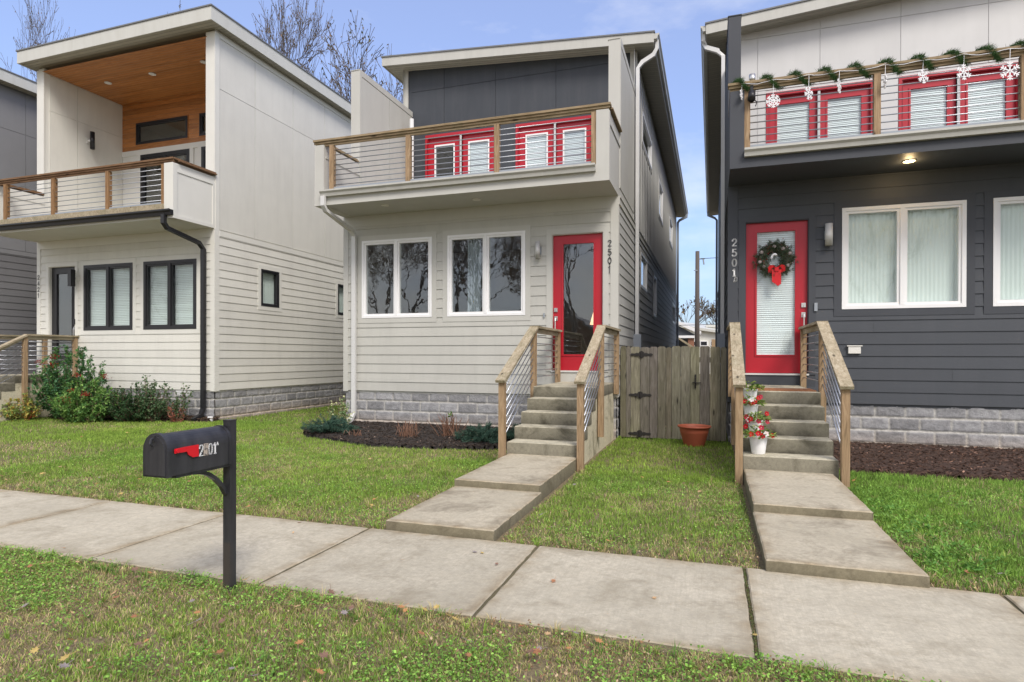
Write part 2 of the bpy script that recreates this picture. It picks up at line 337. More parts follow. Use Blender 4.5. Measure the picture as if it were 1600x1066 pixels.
# ------------------------------------------------------------------ the setting: ground, sidewalk, walks, beds
def ground():
    n = 90; xs = np.concatenate([[-900, -200, -60], np.linspace(-24, 12, n), [60, 200, 900]]); ys = np.concatenate([[-900, -100, -30], np.linspace(-4, 30, n), [80, 250, 900]])
    X, Y_ = np.meshgrid(xs, ys); Z = np.zeros_like(X)-.004
    m, nt, b, _ = newmat('lawn_soil'); v = nvec(nt)
    base = nmix(nt, nnoise(nt, v, 1.3, 6), (.17, .16, .06), (.27, .21, .12)); base = nmix(nt, nramp(nt, nnoise(nt, v, 30, 5), [(.4, (0, 0, 0)), (.6, (1, 1, 1))]), base, (.15, .11, .07))
    nt.links.new(base, b.inputs['Base Color']); b.inputs['Roughness'].default_value = 1; nbump(nt, b, nnoise(nt, v, 60, 5), .8, .02)
    a = np.arange(X.size).reshape(X.shape); F = np.stack([a[:-1, :-1], a[:-1, 1:], a[1:, 1:], a[1:, :-1]], -1).reshape(-1, 4)
    struct(npmesh('ground', np.stack([X, Y_, Z], -1).reshape(-1, 3), F, np.ones((X.size, 3)), m))
ground()
def slab_mb(x0, x1, y0, y1, zt, rnd=.012, step=.09, wob=.004, zb=-.1):
    # slab with softened, slightly irregular edges
    mb = MB(); xs = [x0, x0+rnd]+list(np.arange(x0+step, x1-step*.6, step))+[x1-rnd, x1]; ys = [y0, y0+rnd]+list(np.arange(y0+step, y1-step*.6, step))+[y1-rnd, y1]
    k = len(mb.v)
    for j, y in enumerate(ys):
        for i, x in enumerate(xs):
            e = (i in (0, len(xs)-1)) or (j in (0, len(ys)-1)); w = wob*(random.random()-.5)*2
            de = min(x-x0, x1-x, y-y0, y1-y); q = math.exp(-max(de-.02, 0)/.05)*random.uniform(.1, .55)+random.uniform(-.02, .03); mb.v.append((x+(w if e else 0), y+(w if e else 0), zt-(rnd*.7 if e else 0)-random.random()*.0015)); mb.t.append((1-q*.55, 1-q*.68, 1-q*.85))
    nx = len(xs); ny = len(ys)
    for j in range(ny-1):
        for i in range(nx-1): mb.f.append((k+j*nx+i, k+j*nx+i+1, k+(j+1)*nx+i+1, k+(j+1)*nx+i))
    ring = [(i, 0) for i in range(nx)]+[(nx-1, j) for j in range(1, ny)]+[(i, ny-1) for i in range(nx-2, -1, -1)]+[(0, j) for j in range(ny-2, 0, -1)]
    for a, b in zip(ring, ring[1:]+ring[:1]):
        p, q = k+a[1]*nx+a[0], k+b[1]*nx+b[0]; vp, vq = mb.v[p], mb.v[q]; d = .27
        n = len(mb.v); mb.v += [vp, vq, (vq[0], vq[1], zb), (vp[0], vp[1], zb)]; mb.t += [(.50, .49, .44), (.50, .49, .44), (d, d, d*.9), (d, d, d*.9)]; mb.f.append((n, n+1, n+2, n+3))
    return mb
def merge(dst, src):
    k = len(dst.v); dst.v += src.v; dst.t += src.t; dst.f += [tuple(i+k for i in f) for f in src.f]
J0 = .215; PIT = 1.463
def sidewalk():
    mb = MB()
    for i in range(-14, 8):
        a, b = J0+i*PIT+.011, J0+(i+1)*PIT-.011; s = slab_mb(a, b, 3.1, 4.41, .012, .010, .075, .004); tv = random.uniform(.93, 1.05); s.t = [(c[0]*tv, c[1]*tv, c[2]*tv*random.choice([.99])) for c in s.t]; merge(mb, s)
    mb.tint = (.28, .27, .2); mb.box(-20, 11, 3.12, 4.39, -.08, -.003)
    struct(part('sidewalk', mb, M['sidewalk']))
sidewalk()
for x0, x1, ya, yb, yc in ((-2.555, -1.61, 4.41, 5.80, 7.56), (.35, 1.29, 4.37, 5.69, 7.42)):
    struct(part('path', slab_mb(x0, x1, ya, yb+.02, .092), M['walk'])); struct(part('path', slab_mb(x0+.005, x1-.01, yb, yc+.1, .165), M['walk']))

# mulch beds
def inside(poly, x, y):
    r = np.zeros(np.shape(x), bool); n = len(poly)
    for i in range(n):
        (x1, y1), (x2, y2) = poly[i], poly[(i+1) % n]
        c = ((y1 > y) != (y2 > y)) & (x < (x2-x1)*(y-y1)/(y2-y1+1e-12)+x1); r ^= c
    return r
BED_M = [(-7.35, 10.7), (-7.3, 9.5), (-6.9, 9.05), (-6.1, 8.75), (-5.3, 8.4), (-4.4, 8.45), (-3.6, 8.6), (-2.72, 8.9), (-2.72, 10.7)]
BED_R = [(1.36, 10.7), (1.38, 8.5), (2.4, 8.45), (3.5, 8.47), (6.2, 8.5), (6.2, 10.7)]
BED_L = [(-14.45, 10.7), (-14.4, 9.7), (-13.4, 9.62), (-12.2, 10.0), (-11.2, 10.2), (-10.3, 10.3), (-10.3, 10.7)]
def bed(name, poly, ca, cb, z=.03):
    px = [p[0] for p in poly]; py = [p[1] for p in poly]; st = .05
    xs = np.arange(min(px), max(px), st); ys = np.arange(min(py), max(py), st); X, Y_ = np.meshgrid(xs, ys)
    edge = .06*(fbm(X, Y_, 6, 5)-.5); ins = inside(poly, X+edge, Y_+edge)
    Z = z+.03*fbm(X, Y_, 7, 3)+.02*vn(X, Y_, 25, 2)+.035*(Y_-min(py)); a = np.arange(X.size).reshape(X.shape)
    sel = ins[:-1, :-1] & ins[1:, 1:] & ins[1:, :-1] & ins[:-1, 1:]
    Zs = Z.copy(); ed = ~(ins & np.roll(ins, 1, 0) & np.roll(ins, -1, 0) & np.roll(ins, 1, 1) & np.roll(ins, -1, 1)); Zs[ed] = -.01
    F = np.stack([a[:-1, :-1], a[:-1, 1:], a[1:, 1:], a[1:, :-1]], -1)[sel]
    m = paint(name+'_soil', ca, rough=1, var=.5, scale=18, bump=1, fine=90)
    struct(npmesh('mulch_bed', np.stack([X, Y_, Zs], -1).reshape(-1, 3), F, np.ones((X.size, 3)), m))
    # loose bark chips
    n = 9000; x = rng.uniform(min(px), max(px), n); y = rng.uniform(min(py), max(py), n); k = inside(poly, x, y); x = x[k]; y = y[k]; n = len(x)
    zz = z+.03*fbm(x, y, 7, 3)+.035*(y-min(py))+.012; an = rng.uniform(0, 6.28, n); l = rng.uniform(.012, .035, n); w = rng.uniform(.004, .01, n); ti = rng.uniform(-.5, .5, (n, 2))
    dx, dy = np.cos(an), np.sin(an); P = []
    for a_, b_ in ((-1, -1), (1, -1), (1, 1), (-1, 1)):
        P.append(np.stack([x+a_*l*dx-b_*w*dy, y+a_*l*dy+b_*w*dx, zz+a_*l*ti[:, 0]+b_*w*ti[:, 1]], -1))
    V = np.stack(P, 1).reshape(-1, 3); T = np.repeat(np.array(cb)*rng.uniform(.35, 1.6, (n, 1))*np.where(rng.random((n, 1)) < .05, 4.0, 1.0), 4, 0)
    o = npmesh('bark_chips', V, np.arange(n*4).reshape(-1, 4), T, M['leaf'], 'stuff'); o['label'] = name
bed('dark mulch chips under the grey house windows', BED_M, (.034, .028, .024), (.065, .047, .036)); bed('reddish brown mulch chips below the dark house', BED_R, (.06, .036, .026), (.11, .066, .047)); bed('thin brown mulch under the cream house shrubs', BED_L, (.06, .04, .028), (.11, .075, .05))

# ------------------------------------------------------------------ shared building parts
def foundation(F, u0, u1, z0, z1, parent, label=None, warm=None):
    # split-face block courses: displaced faces between recessed mortar joints
    st = .024; us = np.arange(u0, u1+st, st); us[-1] = u1; zs = np.arange(z0, z1+st*.7, st*.7); zs[-1] = z1
    U, Zz = np.meshgrid(us, zs); row = np.floor((z1-Zz)/.2); off = (row % 2)*.2; cu = (U+off+50)/.4; fu = cu-np.floor(cu); fz = ((z1-Zz)/.2) % 1
    du = np.minimum(fu, 1-fu)*.4; dz = np.minimum(fz, 1-fz)*.2; e = np.clip(np.minimum(du, dz)/.022, 0, 1)
    bid = np.floor(cu)*7.7+row*3.1; D = e*(.008+.020*fbm(U+bid, Zz*1.3+bid, 12, 1, 5)+.005*np.clip(np.minimum(du, dz)/.03, 0, 1))
    g = .8+.45*np.modf(np.abs(np.sin(bid)*431.7))[0]; low = np.clip((.42-(Zz-z0))/.42, 0, 1)*.75
    T = np.where((e < .6)[..., None], np.array([1.75, 1.7, 1.58]), (g[..., None])*np.array([1, 1, 1.02]))
    if warm: T = T*(1-low[..., None]*.8)+T*np.array([1.5, 1.08, .72])*low[..., None]*.8
    V = np.array([F(a, b, c) for a, b, c in zip(U.ravel(), Zz.ravel(), D.ravel())]); loc = root_loc(parent); V = V-np.array(loc)
    a = np.arange(U.size).reshape(U.shape); Fc = np.stack([a[:-1, :-1], a[:-1, 1:], a[1:, 1:], a[1:, :-1]], -1).reshape(-1, 4)
    o = npmesh('foundation', V, Fc, T.reshape(-1, 3), M['block']); o.parent = parent; return o
GLY = {'2': [[(.04, .74), (.08, .9), (.22, 1), (.38, 1), (.52, .9), (.55, .72), (.48, .54), (.3, .34), (.05, .03)], [(.05, .03), (.58, .03)]],
       '5': [[(.54, .98), (.13, .98), (.08, .54), (.26, .62), (.44, .57), (.56, .42), (.56, .22), (.45, .06), (.26, .0), (.1, .04), (.04, .16)]],
       '0': [[(.3+.26*math.cos(t*math.pi/8), .5+.5*math.sin(t*math.pi/8)) for t in range(17)]],
       '1': [[(.12, .80), (.30, 1), (.30, 0)]], '4': [[(.44, 0), (.44, 1), (.03, .3), (.6, .3)]],
       'A': [[(0, 0), (.3, 1), (.6, 0)], [(.12, .35), (.48, .35)]], 'B': [[(.08, 0), (.08, 1), (.4, .97), (.5, .78), (.38, .54), (.08, .52)], [(.38, .54), (.56, .38), (.54, .12), (.38, 0), (.08, 0)]]}
def glyph(mb, ch, P, h, w, thin=None, serif=False, wx=1.0):
    # P(a, b) maps glyph metres -> 3-D pair (front, back); strokes swell where they run upright
    segs = list(GLY[ch])
    if serif and ch == '1': segs.append([(.12, .015), (.48, .015)])
    for pl in segs:
        for (a, b), (c, d) in zip(pl, pl[1:]):
            a, c = a*h*wx, c*h*wx; b, d = b*h, d*h; L = math.hypot(c-a, d-b)
            if L < 1e-6: continue
            ww = w if thin is None else thin+(w-thin)*abs(d-b)/L; ex = ww*.3; ux, uz = (c-a)/L, (d-b)/L; nx, nz = -uz*ww/2, ux*ww/2
            A = (a-ux*ex, b-uz*ex); B = (c+ux*ex, d+uz*ex)
            q = [(A[0]+nx, A[1]+nz), (B[0]+nx, B[1]+nz), (B[0]-nx, B[1]-nz), (A[0]-nx, A[1]-nz)]
            f = [P(x, y)[0] for x, y in q]; k = [P(x, y)[1] for x, y in q]
            mb.poly(f)
            for i in range(4): mb.poly([f[i], f[(i+1) % 4], k[(i+1) % 4], k[i]])
def numbers(chars, F, u, ztop, h, pitch, mat, parent, w=.012, thin=None, serif=False, last=None):
    mb = MB(); z = ztop-h
    for ch in chars:
        glyph(mb, ch, lambda a, b, z=z: (F(u+a, z+b, .034), F(u+a, z+b, .02)), h, w, thin, serif); z -= pitch
    if last: glyph(mb, last, lambda a, b, z=z: (F(u+.03+a+b*.25, z+pitch-h*.75+b, .034), F(u+.03+a+b*.25, z+pitch-h*.75+b, .02)), h*.5, w*.9, None)
    return part('house_number', mb, mat, parent)
def window(F, u0, u1, z0, z1, parent, casing, frame, pane, back=None, cas=.10, sashes=2, slats=False, curtain=None, fw=.045):
    mb = MB(); e = cas
    for a in ((u0-e, u0-.002, z0-e, z1+e), (u1+.002, u1+e, z0-e, z1+e), (u0-.002, u1+.002, z1, z1+e), (u0-.002, u1+.002, z0-e, z0)): mb.fbox(F, *a, -.02, .026)
    w = part('window', mb, casing, parent)
    fm = MB(); g = .012
    for a in ((u0, u0+fw, z0, z1), (u1-fw, u1, z0, z1), (u0+fw, u1-fw, z1-fw, z1), (u0+fw, u1-fw, z0, z0+fw)): fm.fbox(F, *a, -.07, .034)
    n = sashes; iw = (u1-u0-2*fw)/n
    for i in range(1, n): c = u0+fw+iw*i; fm.fbox(F, c-fw*.55, c+fw*.55, z0+fw, z1-fw, -.07, .036)
    s = .038; rects = []
    for i in range(n):
        a = u0+fw+iw*i+(fw*.55 if i else 0); b = u0+fw+iw*(i+1)-(fw*.55 if i < n-1 else 0); c, d = z0+fw, z1-fw
        for q in ((a, a+s, c, d), (b-s, b, c, d), (a+s, b-s, d-s, d), (a+s, b-s, c, c+s)): fm.fbox(F, *q, -.06, .016)
        rects.append((a+s, b-s, c+s, d-s))
    part('frame', fm, frame, w)
    for q in rects:
        pm = MB(); pm.fbox(F, q[0]-.003, q[1]+.003, q[2]-.003, q[3]+.003, -.022, -.016); part('pane', pm, pane, w)
    if back is not None:
        bm = MB()
        if slats:
            z = z0+fw
            while z < z1-fw: tv = random.uniform(.9, 1.05); bm.tint = (tv,)*3; bm.poly([F(u0+fw, z, -.09), F(u1-fw, z, -.09), F(u1-fw, z+.037, -.102), F(u0+fw, z+.037, -.102)]); z += .040
        else:
            u = u0+fw; k = 0                       # softly pleated shade
            while u < u1-fw-.001:
                v = min(u+.028, u1-fw); bm.poly([F(u, z0+fw, -.10-.006*(k % 2)), F(v, z0+fw, -.10-.006*((k+1) % 2)), F(v, z1-fw, -.10-.006*((k+1) % 2)), F(u, z1-fw, -.10-.006*(k % 2))]); u = v; k += 1
        part('blind', bm, back, w)
    if curtain:
        cm = MB(); u = curtain[0]; k = 0
        while u < curtain[1]: v = u+.03; cm.poly([F(u, z0+fw, -.14-.02*(k % 2)), F(v, z0+fw, -.14-.02*((k+1) % 2)), F(v, z1-fw, -.14-.02*((k+1) % 2)), F(u, z1-fw, -.14-.02*(k % 2))]); u = v; k += 1
        part('curtain', cm, M['galv'], w)
    return w
def door(F, u0, u1, z0, z1, g, parent, slab, casing, pane, hside, blind=None, sill=True, cas=.11, inner=None):
    mb = MB(); e = cas
    for a in ((u0-e, u0-.012, z0-.02, z1+e), (u1+.012, u1+e, z0-.02, z1+e), (u0-.012, u1+.012, z1+.012, z1+e)): mb.fbox(F, *a, -.02, .028)
    part('door_casing', mb, casing, parent)
    jb = MB()
    for a in ((u0-.012, u0, z0, z1), (u1, u1+.012, z0, z1), (u0-.012, u1+.012, z1, z1+.012)): jb.fbox(F, *a, -.10, .012)
    part('door_jamb', jb, inner or M['r_trim'], parent)
    mb = MB(); d0, d1 = -.085, -.045
    for a in ((u0, g[0], z0, z1), (g[1], u1, z0, z1), (g[0], g[1], g[3], z1), (g[0], g[1], z0, g[2])): mb.fbox(F, *a, d0, d1)
    for a in ((g[0]-.03, g[0], g[2]-.03, g[3]+.03), (g[1], g[1]+.03, g[2]-.03, g[3]+.03), (g[0], g[1], g[3], g[3]+.03), (g[0], g[1], g[2]-.03, g[2])): mb.fbox(F, *a, d1, d1+.012)
    dr = part('door', mb, slab, parent)
    part('glass', MB().fbox(F, g[0]-.002, g[1]+.002, g[2]-.002, g[3]+.002, -.066, -.062), pane, dr)
    if blind is not None:
        bm = MB(); z = g[2]
        while z < g[3]-.01:
            tv = random.uniform(.9, 1.05); bm.tint = (tv,)*3; bm.poly([F(g[0], z, -.076), F(g[1], z, -.076), F(g[1], z+.031, -.088), F(g[0], z+.031, -.088)]); z += .034
        part('blind', bm, blind, dr)
    if hside:
        hx = (u0+.055) if hside < 0 else (u1-.055)
        lm = MB().fbox(F, hx-.032, hx+.032, z0+1.06, z0+1.13, d1, d1+.022); lm.fbox(F, hx-.006, hx+.006, z0+1.075, z0+1.115, d1+.022, d1+.032); part('lock', lm, M['steel'], dr)
        hm = MB().fbox(F, hx-.03, hx+.03, z0+.90, z0+.98, d1, d1+.012); hm.fbox(F, hx-.022, hx+.022, z0+.66, z0+.71, d1, d1+.012)
        pts = [F(hx, z0+.94, d1+.01), F(hx, z0+.94, d1+.05), F(hx, z0+.90, d1+.06), F(hx, z0+.72, d1+.06), F(hx, z0+.685, d1+.045), F(hx, z0+.685, d1+.01)]; hm.tube(pts, .011, 8); hm.fbox(F, hx-.01, hx+.01, z0+.955, z0+.965, d1+.01, d1+.05)
        part('handle', hm, M['steel'], dr)
    if sill:
        sm = MB().fbox(F, u0-.02, u1+.02, z0-.03, z0-.004, -.09, .04); part('threshold', sm, M['offw'], parent)
    return dr
def railing(parent, xs, y, x0, x1, zd, ztop, post, cap, nr, side=None, w=.085):
    # wood cap rail along the balcony front, posts and level rods
    cm = MB().box(x0, x1, y-.075, y+.065, ztop-.036, ztop); cm.box(x0+.03, x1-.03, y-.03, y+.012, ztop-.115, ztop-.037)
    cm.box(x0+.01, x1-.01, y-.052, y-.031, ztop-.075, ztop-.0365)
    if side:
        for sx, ya, yb in side: cm.box(sx-.07, sx+.07, y+.066, yb, ztop-.036, ztop-.001); cm.box(sx-.10, sx+.10, y+.066, yb, ztop-.06, ztop-.037)
    r = part('railing', cm, cap, parent)
    for x in xs: part('post', MB().box(x-w/2, x+w/2, y-.045, y+.045, zd-.03, ztop-.116), post, r)
    a, b = min(xs), max(xs); zlo = zd+.085; zhi = ztop-.2
    for i in range(nr):
        z = zlo+(zhi-zlo)*i/(nr-1); part('rod', MB().tube([(a, y, z), (b, y, z)], .0085, 8), M['rod'], r, True)
    part('bottom_bar', MB().box(a, b, y-.02, y+.02, zd+.015, zd+.045), M['galv'], r)
    return r
def gutter(parent, path_a, path_b, zt, out, mat, name='gutter'):
    # K-style profile swept between two points; out = outward unit (x, y)
    pr = [(0, -.115), (.06, -.115), (.075, -.06), (.105, -.03), (.105, 0), (.095, 0), (.09, -.008), (0, -.008)]
    mb = MB(); A = [(path_a[0]+out[0]*o, path_a[1]+out[1]*o, zt+z) for o, z in pr]; B = [(path_b[0]+out[0]*o, path_b[1]+out[1]*o, zt+z) for o, z in pr]
    for i in range(len(pr)): j = (i+1) % len(pr); mb.poly([A[i], A[j], B[j], B[i]])
    mb.poly(A); mb.poly(B[::-1]); return part(name, mb, mat, parent)
def recessed(parent, x, y, z, lit=False, r=.075):
    o = part('ceiling_light', MB().lathe([(r*.72, -.002), (r*.78, -.012), (r, -.010), (r, 0), (r*.1, .0)], (x, y, z), 24), M['lampoff'], parent, True)
    part('lens', MB().lathe([(.001, -.004), (r*.70, -.004)], (x, y, z), 20), M['lamp'] if lit else M['lampoff'], o)
    if lit:
        l = bpy.data.lights.new('porch_light', 'POINT'); l.energy = 4; l.color = (1, .7, .35); l.shadow_soft_size = .05; lo = bpy.data.objects.new('bulb', l); C.objects.link(lo); lo.parent = o; lo.location = Vector((x, y, z-.06))-root_loc(parent)
def roof(parent, x0, x1, y0, y1, zt0, zt1, fh, fasc, soff, plank=None):
    # single-pitch slab: zt0 at x0, zt1 at x1
    f = lambda x: zt0+(zt1-zt0)*(x-x0)/(x1-x0)
    mb = MB(); P = []
    for z in (0, .03):
        for y in (y0-.02, y1+.02): P += [(x0-.02, y, f(x0)+z), (x1+.02, y, f(x1)+z)]
    mb.hexa([P[0], P[1], P[2], P[3], P[4], P[5], P[6], P[7]]); r = part('roof', mb, M['roofing'], parent)
    fm = MB(); t = .022
    def slabx(a, b, ya, yb, h): fm.hexa([(a, ya, f(a)-h), (b, ya, f(b)-h), (a, yb, f(a)-h), (b, yb, f(b)-h), (a, ya, f(a)-.001), (b, ya, f(b)-.001), (a, yb, f(a)-.001), (b, yb, f(b)-.001)])
    slabx(x0, x1, y0, y0+t, fh); slabx(x0, x1, y1-t, y1, fh); slabx(x0, x0+t, y0+t, y1-t, fh); slabx(x1-t, x1, y0+t, y1-t, fh)
    part('fascia', fm, fasc, r)
    sm = MB(); y = y0+t; k = 0; h = fh-.015
    while y < y1-t-.001:                       # grooved soffit boards
        b = min(y+.10, y1-t); tv = 1 if k % 2 else .93; sm.tint = (tv,)*3
        sm.poly([(x0+t, y, f(x0+t)-h), (x1-t, y, f(x1-t)-h), (x1-t, b-.008, f(x1-t)-h), (x0+t, b-.008, f(x0+t)-h)]); sm.poly([(x0+t, b-.008, f(x0+t)-h+.006), (x1-t, b-.008, f(x1-t)-h+.006), (x1-t, b, f(x1-t)-h+.006), (x0+t, b, f(x0+t)-h+.006)]); y = b; k += 1
    part('soffit', sm, soff, r); return r, f
def updown_lamp(parent, F, u, z0, z1, d, r, mat, square=False, bracket=None):
    c = F(u, 0, d); mb = MB()
    if square: mb.fbox(F, u-r, u+r, z0, z1, d-r, d+r)
    else: mb.lathe([(r*.75, 0.01), (r, 0), (r, z1-z0), (r*.75, z1-z0-.01), (.001, z1-z0-.01)], (c[0], c[1], z0), 24); mb.lathe([(.001, .012), (r*.75, .012)], (c[0], c[1], z0), 24)
    o = part('wall_lamp', mb, mat, parent, not square); zc = (z0+z1)/2
    bm = MB().fbox(F, u-.055, u+.055, zc-.07, zc+.07, .02, .035); bm.fbox(F, u-.02, u+.02, zc-.025, zc+.025, .035, d-r*.7); part('bracket', bm, bracket or mat, o); return o
def steps(x0, x1, yf, label, tread=.31, riser=.172, zb=.15, yb=10.58, cap='capy'):
    t = thing('concrete_steps', label, 'steps', ((x0+x1)/2, yf, 0))
    mb = MB()
    for i in range(5):
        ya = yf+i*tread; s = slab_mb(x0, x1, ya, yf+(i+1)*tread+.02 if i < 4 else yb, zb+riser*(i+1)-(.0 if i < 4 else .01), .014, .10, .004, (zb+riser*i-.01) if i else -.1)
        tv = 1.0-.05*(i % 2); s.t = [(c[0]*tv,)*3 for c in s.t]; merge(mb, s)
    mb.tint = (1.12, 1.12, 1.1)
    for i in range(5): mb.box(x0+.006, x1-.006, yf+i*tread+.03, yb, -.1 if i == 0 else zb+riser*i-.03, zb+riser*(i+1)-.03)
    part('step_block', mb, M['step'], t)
    zt = zb+riser*5-.01
    for s, xe in ((-1, x0), (1, x1)):
        xp = xe+s*.05; yA, yB, yC = yf-.05, yf+4*tread+.18, yb-.06; w = .082; zA, zB, zC = 1.10, 1.87, 1.88
        cm = MB(); cm.bar((xp, yA-.09, zA+.02), (xp, yB+.02, zB+.028), .135, .036); cm.bar((xp, yB+.02, zC+.028), (xp, yb+.0, zC+.028), .135, .036)
        cm.bar((xp, yA+.02, zA-.0), (xp, yB, zB-.015), .036, .07); cm.bar((xp, yB, zC-.03), (xp, yb-.01, zC-.03), .036, .07)
        r = part('railing', cm, M[cap], t)
        for (y, z0, z1) in ((yA, -.05, zA), (yB, .25, zB+.005), (yC, .80, zC+.005)): part('post', MB().box(xp-w/2, xp+w/2, y-w/2, y+w/2, z0, z1), M['post'], r)
        for k in range(7):
            dz = .12+k*.105; part('rod', MB().tube([(xp, yA, zA-dz), (xp, yB, zB-dz)], .008, 8), M['rod'], r, True)
            part('rod', MB().tube([(xp, yB, zC-dz), (xp, yC, zC-dz)], .008, 8), M['rod'], r, True)
    return t

YF = 10.6; DECK = 4.45; SOF = 4.27; F0 = FRONT(YF)
def shell(parent, x0, x1, y1, ztop, up_y, holes_front, holes_r, holes_l, mat_in, side_r=True):
    # inner lining so the rooms behind the panes are dark, closed rooms
    mb = MB(); e = .0
    mb.sheet(FRONT(YF+.11), x0+.1, x1-.1, .1, SOF, holes_front); 
    for F_, hh in ((RIGHT(x1-.12), holes_r), (LEFT(x0+.12), holes_l)): mb.sheet(F_, YF+.1, y1-.1, .1, 4.25, hh); mb.sheet(F_, up_y+.15, y1-.1, 4.25, ztop-.3, hh)
    mb.sheet(FRONT(YF+4.5), x0+.1, x1-.1, .1, SOF); mb.box(x0+.1, x1-.1, YF+.1, y1-.1, SOF-.02, SOF-.012)
    part('interior_wall', mb, mat_in, parent); part('interior_floor', MB().box(x0+.1, x1-.1, YF+.11, y1-.1, .9, .95), M['floor'], parent)

# ------------------------------------------------------------------ middle house (grey, charcoal upper storey)
def middle_house():
    X0, X1, Y1 = -7.10, -1.57, 28.7
    h = thing('house', 'warm grey house with charcoal upper panels and red doors, middle of the row', 'house', ((X0+X1)/2, 15, 0))
    wins = [(-6.69, -5.14, 2.21, 3.76), (-4.81, -3.25, 2.21, 3.76)]; dr = (-2.74, -1.83, 1.2, 3.64)
    hf = [(w[0]-.10, w[1]+.10, w[2]-.10, w[3]+.10) for w in wins]+[(dr[0]-.11, dr[1]+.11, dr[2]-.2, dr[3]+.11)]
    hr = [(14.0, 15.4, 3.05, 3.85), (17.2, 18.1, 2.6, 3.75), (25.7, 27.6, 2.9, 3.7)]; ur = [(14.25, 16.5, 6.45, 7.15), (18.9, 20.4, 5.8, 6.9), (23.8, 25.6, 5.9, 6.85)]
    mb = MB().siding(F0, X0+.09, X1-.12, .76, SOF, hf); mb.sheet(FRONT(YF), X0, X1, .72, SOF, [(a+.1, b-.1, c+.1, d-.1) for a, b, c, d in hf[:2]]+[(dr[0]-.012, dr[1]+.012, dr[2], dr[3]+.012)], -.004); part('wall', mb, M['m_wall'], h)
    RS = RIGHT(X1); LS = LEFT(X0)
    parts('side_wall', M['m_side'], h, MB().siding(RS, YF+.10, Y1, .76, 4.12, hr).sheet(RS, YF, Y1, .72, 4.2, hr, -.004).sheet(RS, 13.0, Y1, 4.2, 8.2, ur, -.004), MB().siding(LS, YF+.10, Y1, .76, 4.12).sheet(LS, YF, Y1, .72, 4.2, (), -.004).sheet(LS, 13.0, Y1, 4.2, 8.45, (), -.004), MB().box(X0, X1, Y1-.02, Y1, 0, 8.3))
    # upper side cladding: board and batten
    mb = MB(); mb.panels(RS, [12.85]+[13.1+.001]+[13.1+1.22*i for i in range(1, 13)]+[Y1], lambda u: [4.26, 7.93], ur)
    part('upper_side_wall', MB().panels(LS, [13.1+1.22*i for i in range(0, 13)]+[Y1], lambda u: [4.26, 8.36]), M['m_side'], h)
    for i in range(38): y = 13.3+.406*i; (mb.fbox(RS, y-.02, y+.02, 4.26, 7.93, .012, .03) if not any(a-.12 < y < b+.12 for a, b, c, d in ur) else [mb.fbox(RS, y-.02, y+.02, p, q, .012, .03) for a, b, c, d in ur if a-.12 < y < b+.12 for p, q in ((4.26, c-.12), (d+.12, 7.93))])
    part('upper_side_wall', mb, M['m_side'], h)
    parts('band_trim', M['m_trim'], h, MB().fbox(RS, YF, Y1, 4.12, 4.25, 0, .035).fbox(RS, YF, Y1, 4.235, 4.262, .035, .05), MB().fbox(LS, YF, Y1, 4.12, 4.25, 0, .03), MB().fbox(F0, X0+.09, X1-.12, 4.06, SOF, .02, .028))
    parts('corner_trim', M['m_trim'], h, MB().fbox(F0, X0-.022, X0+.09, .74, SOF, 0, .028).fbox(LS, YF, YF+.10, .74, 4.12, 0, .0225), MB().fbox(F0, X1-.12, X1+.022, .74, SOF, 0, .028).fbox(RS, YF, YF+.10, .74, 4.12, 0, .0225))
    foundation(FRONT(YF+.03), X0+.02, X1-.02, -.1, .76, h, warm=True); foundation(RIGHT(X1-.03), YF+.03, 16, -.1, .76, h); foundation(LEFT(X0+.03), YF+.03, 16, -.1, .76, h)
    for w in wins: window(F0, *w, h, M['m_trim'], M['white'], M['glass'], curtain=(w[0]+.35, w[0]+.62) if w[0] > -5 else None)
    for q in hr: window(RS, *q, h, M['m_trim'], M['white'], M['glassb'], back=M['wblind'], sashes=1, cas=.08, fw=.05)
    for q in ur: window(RS, *q, h, M['m_trim'], M['white'], M['glass'], sashes=1, cas=.08, fw=.05)
    door(F0, *dr, (-2.55, -2.0, 1.49, 3.48), h, M['red'], M['m_trim'], M['glass'], -1, inner=M['m_trim'])
    part('kick_board', MB().fbox(F0, dr[0]-.11, dr[1]+.11, .97, 1.165, -.01, .02), M['m_trim'], h)
    shell(h, X0, X1, Y1, 8.1, 13.1, [wins[0], wins[1], dr], hr+ur, [], M['inside'])
    numbers('2501', F0, -1.735, 3.49, .105, .152, M['num'], h, .016)
    updown_lamp(h, F0, -3.0, 3.22, 3.53, .085, .042, M['offw'], bracket=M['galv'])
    part('doorbell', MB().fbox(F0, -2.9, -2.875, 2.16, 2.24, .026, .045), M['galv'], h)
    # balcony: deck slab, soffit, cheek walls
    mb = MB().box(X0+.02, X1-.02, 9.62, 13.1, SOF, DECK); mb.box(X0, X0+.2, 9.6, YF+.02, SOF-.005, 5.40); mb.box(X1-.2, X1, 9.6, 10.8, SOF-.005, 5.40)
    mb.box(X0, X0+.2, YF+.02, 10.8, SOF-.005, 5.40)
    bal = part('balcony', mb, M['m_trim'], h)
    pm = MB().fbox(RIGHT(X1), 9.6, 9.68, SOF-.004, 5.38, 0, .014); pm.fbox(RIGHT(X1), 9.68, 10.8, 5.18, 5.22, 0, .016); pm.fbox(RIGHT(X1), 9.68, 10.6, SOF-.004, SOF+.05, 0, .014); parts('cheek_trim', M['m_trim'], bal, pm, MB().fbox(RIGHT(X0+.2), 9.66, 10.8, 5.16, 5.20, 0, .016))
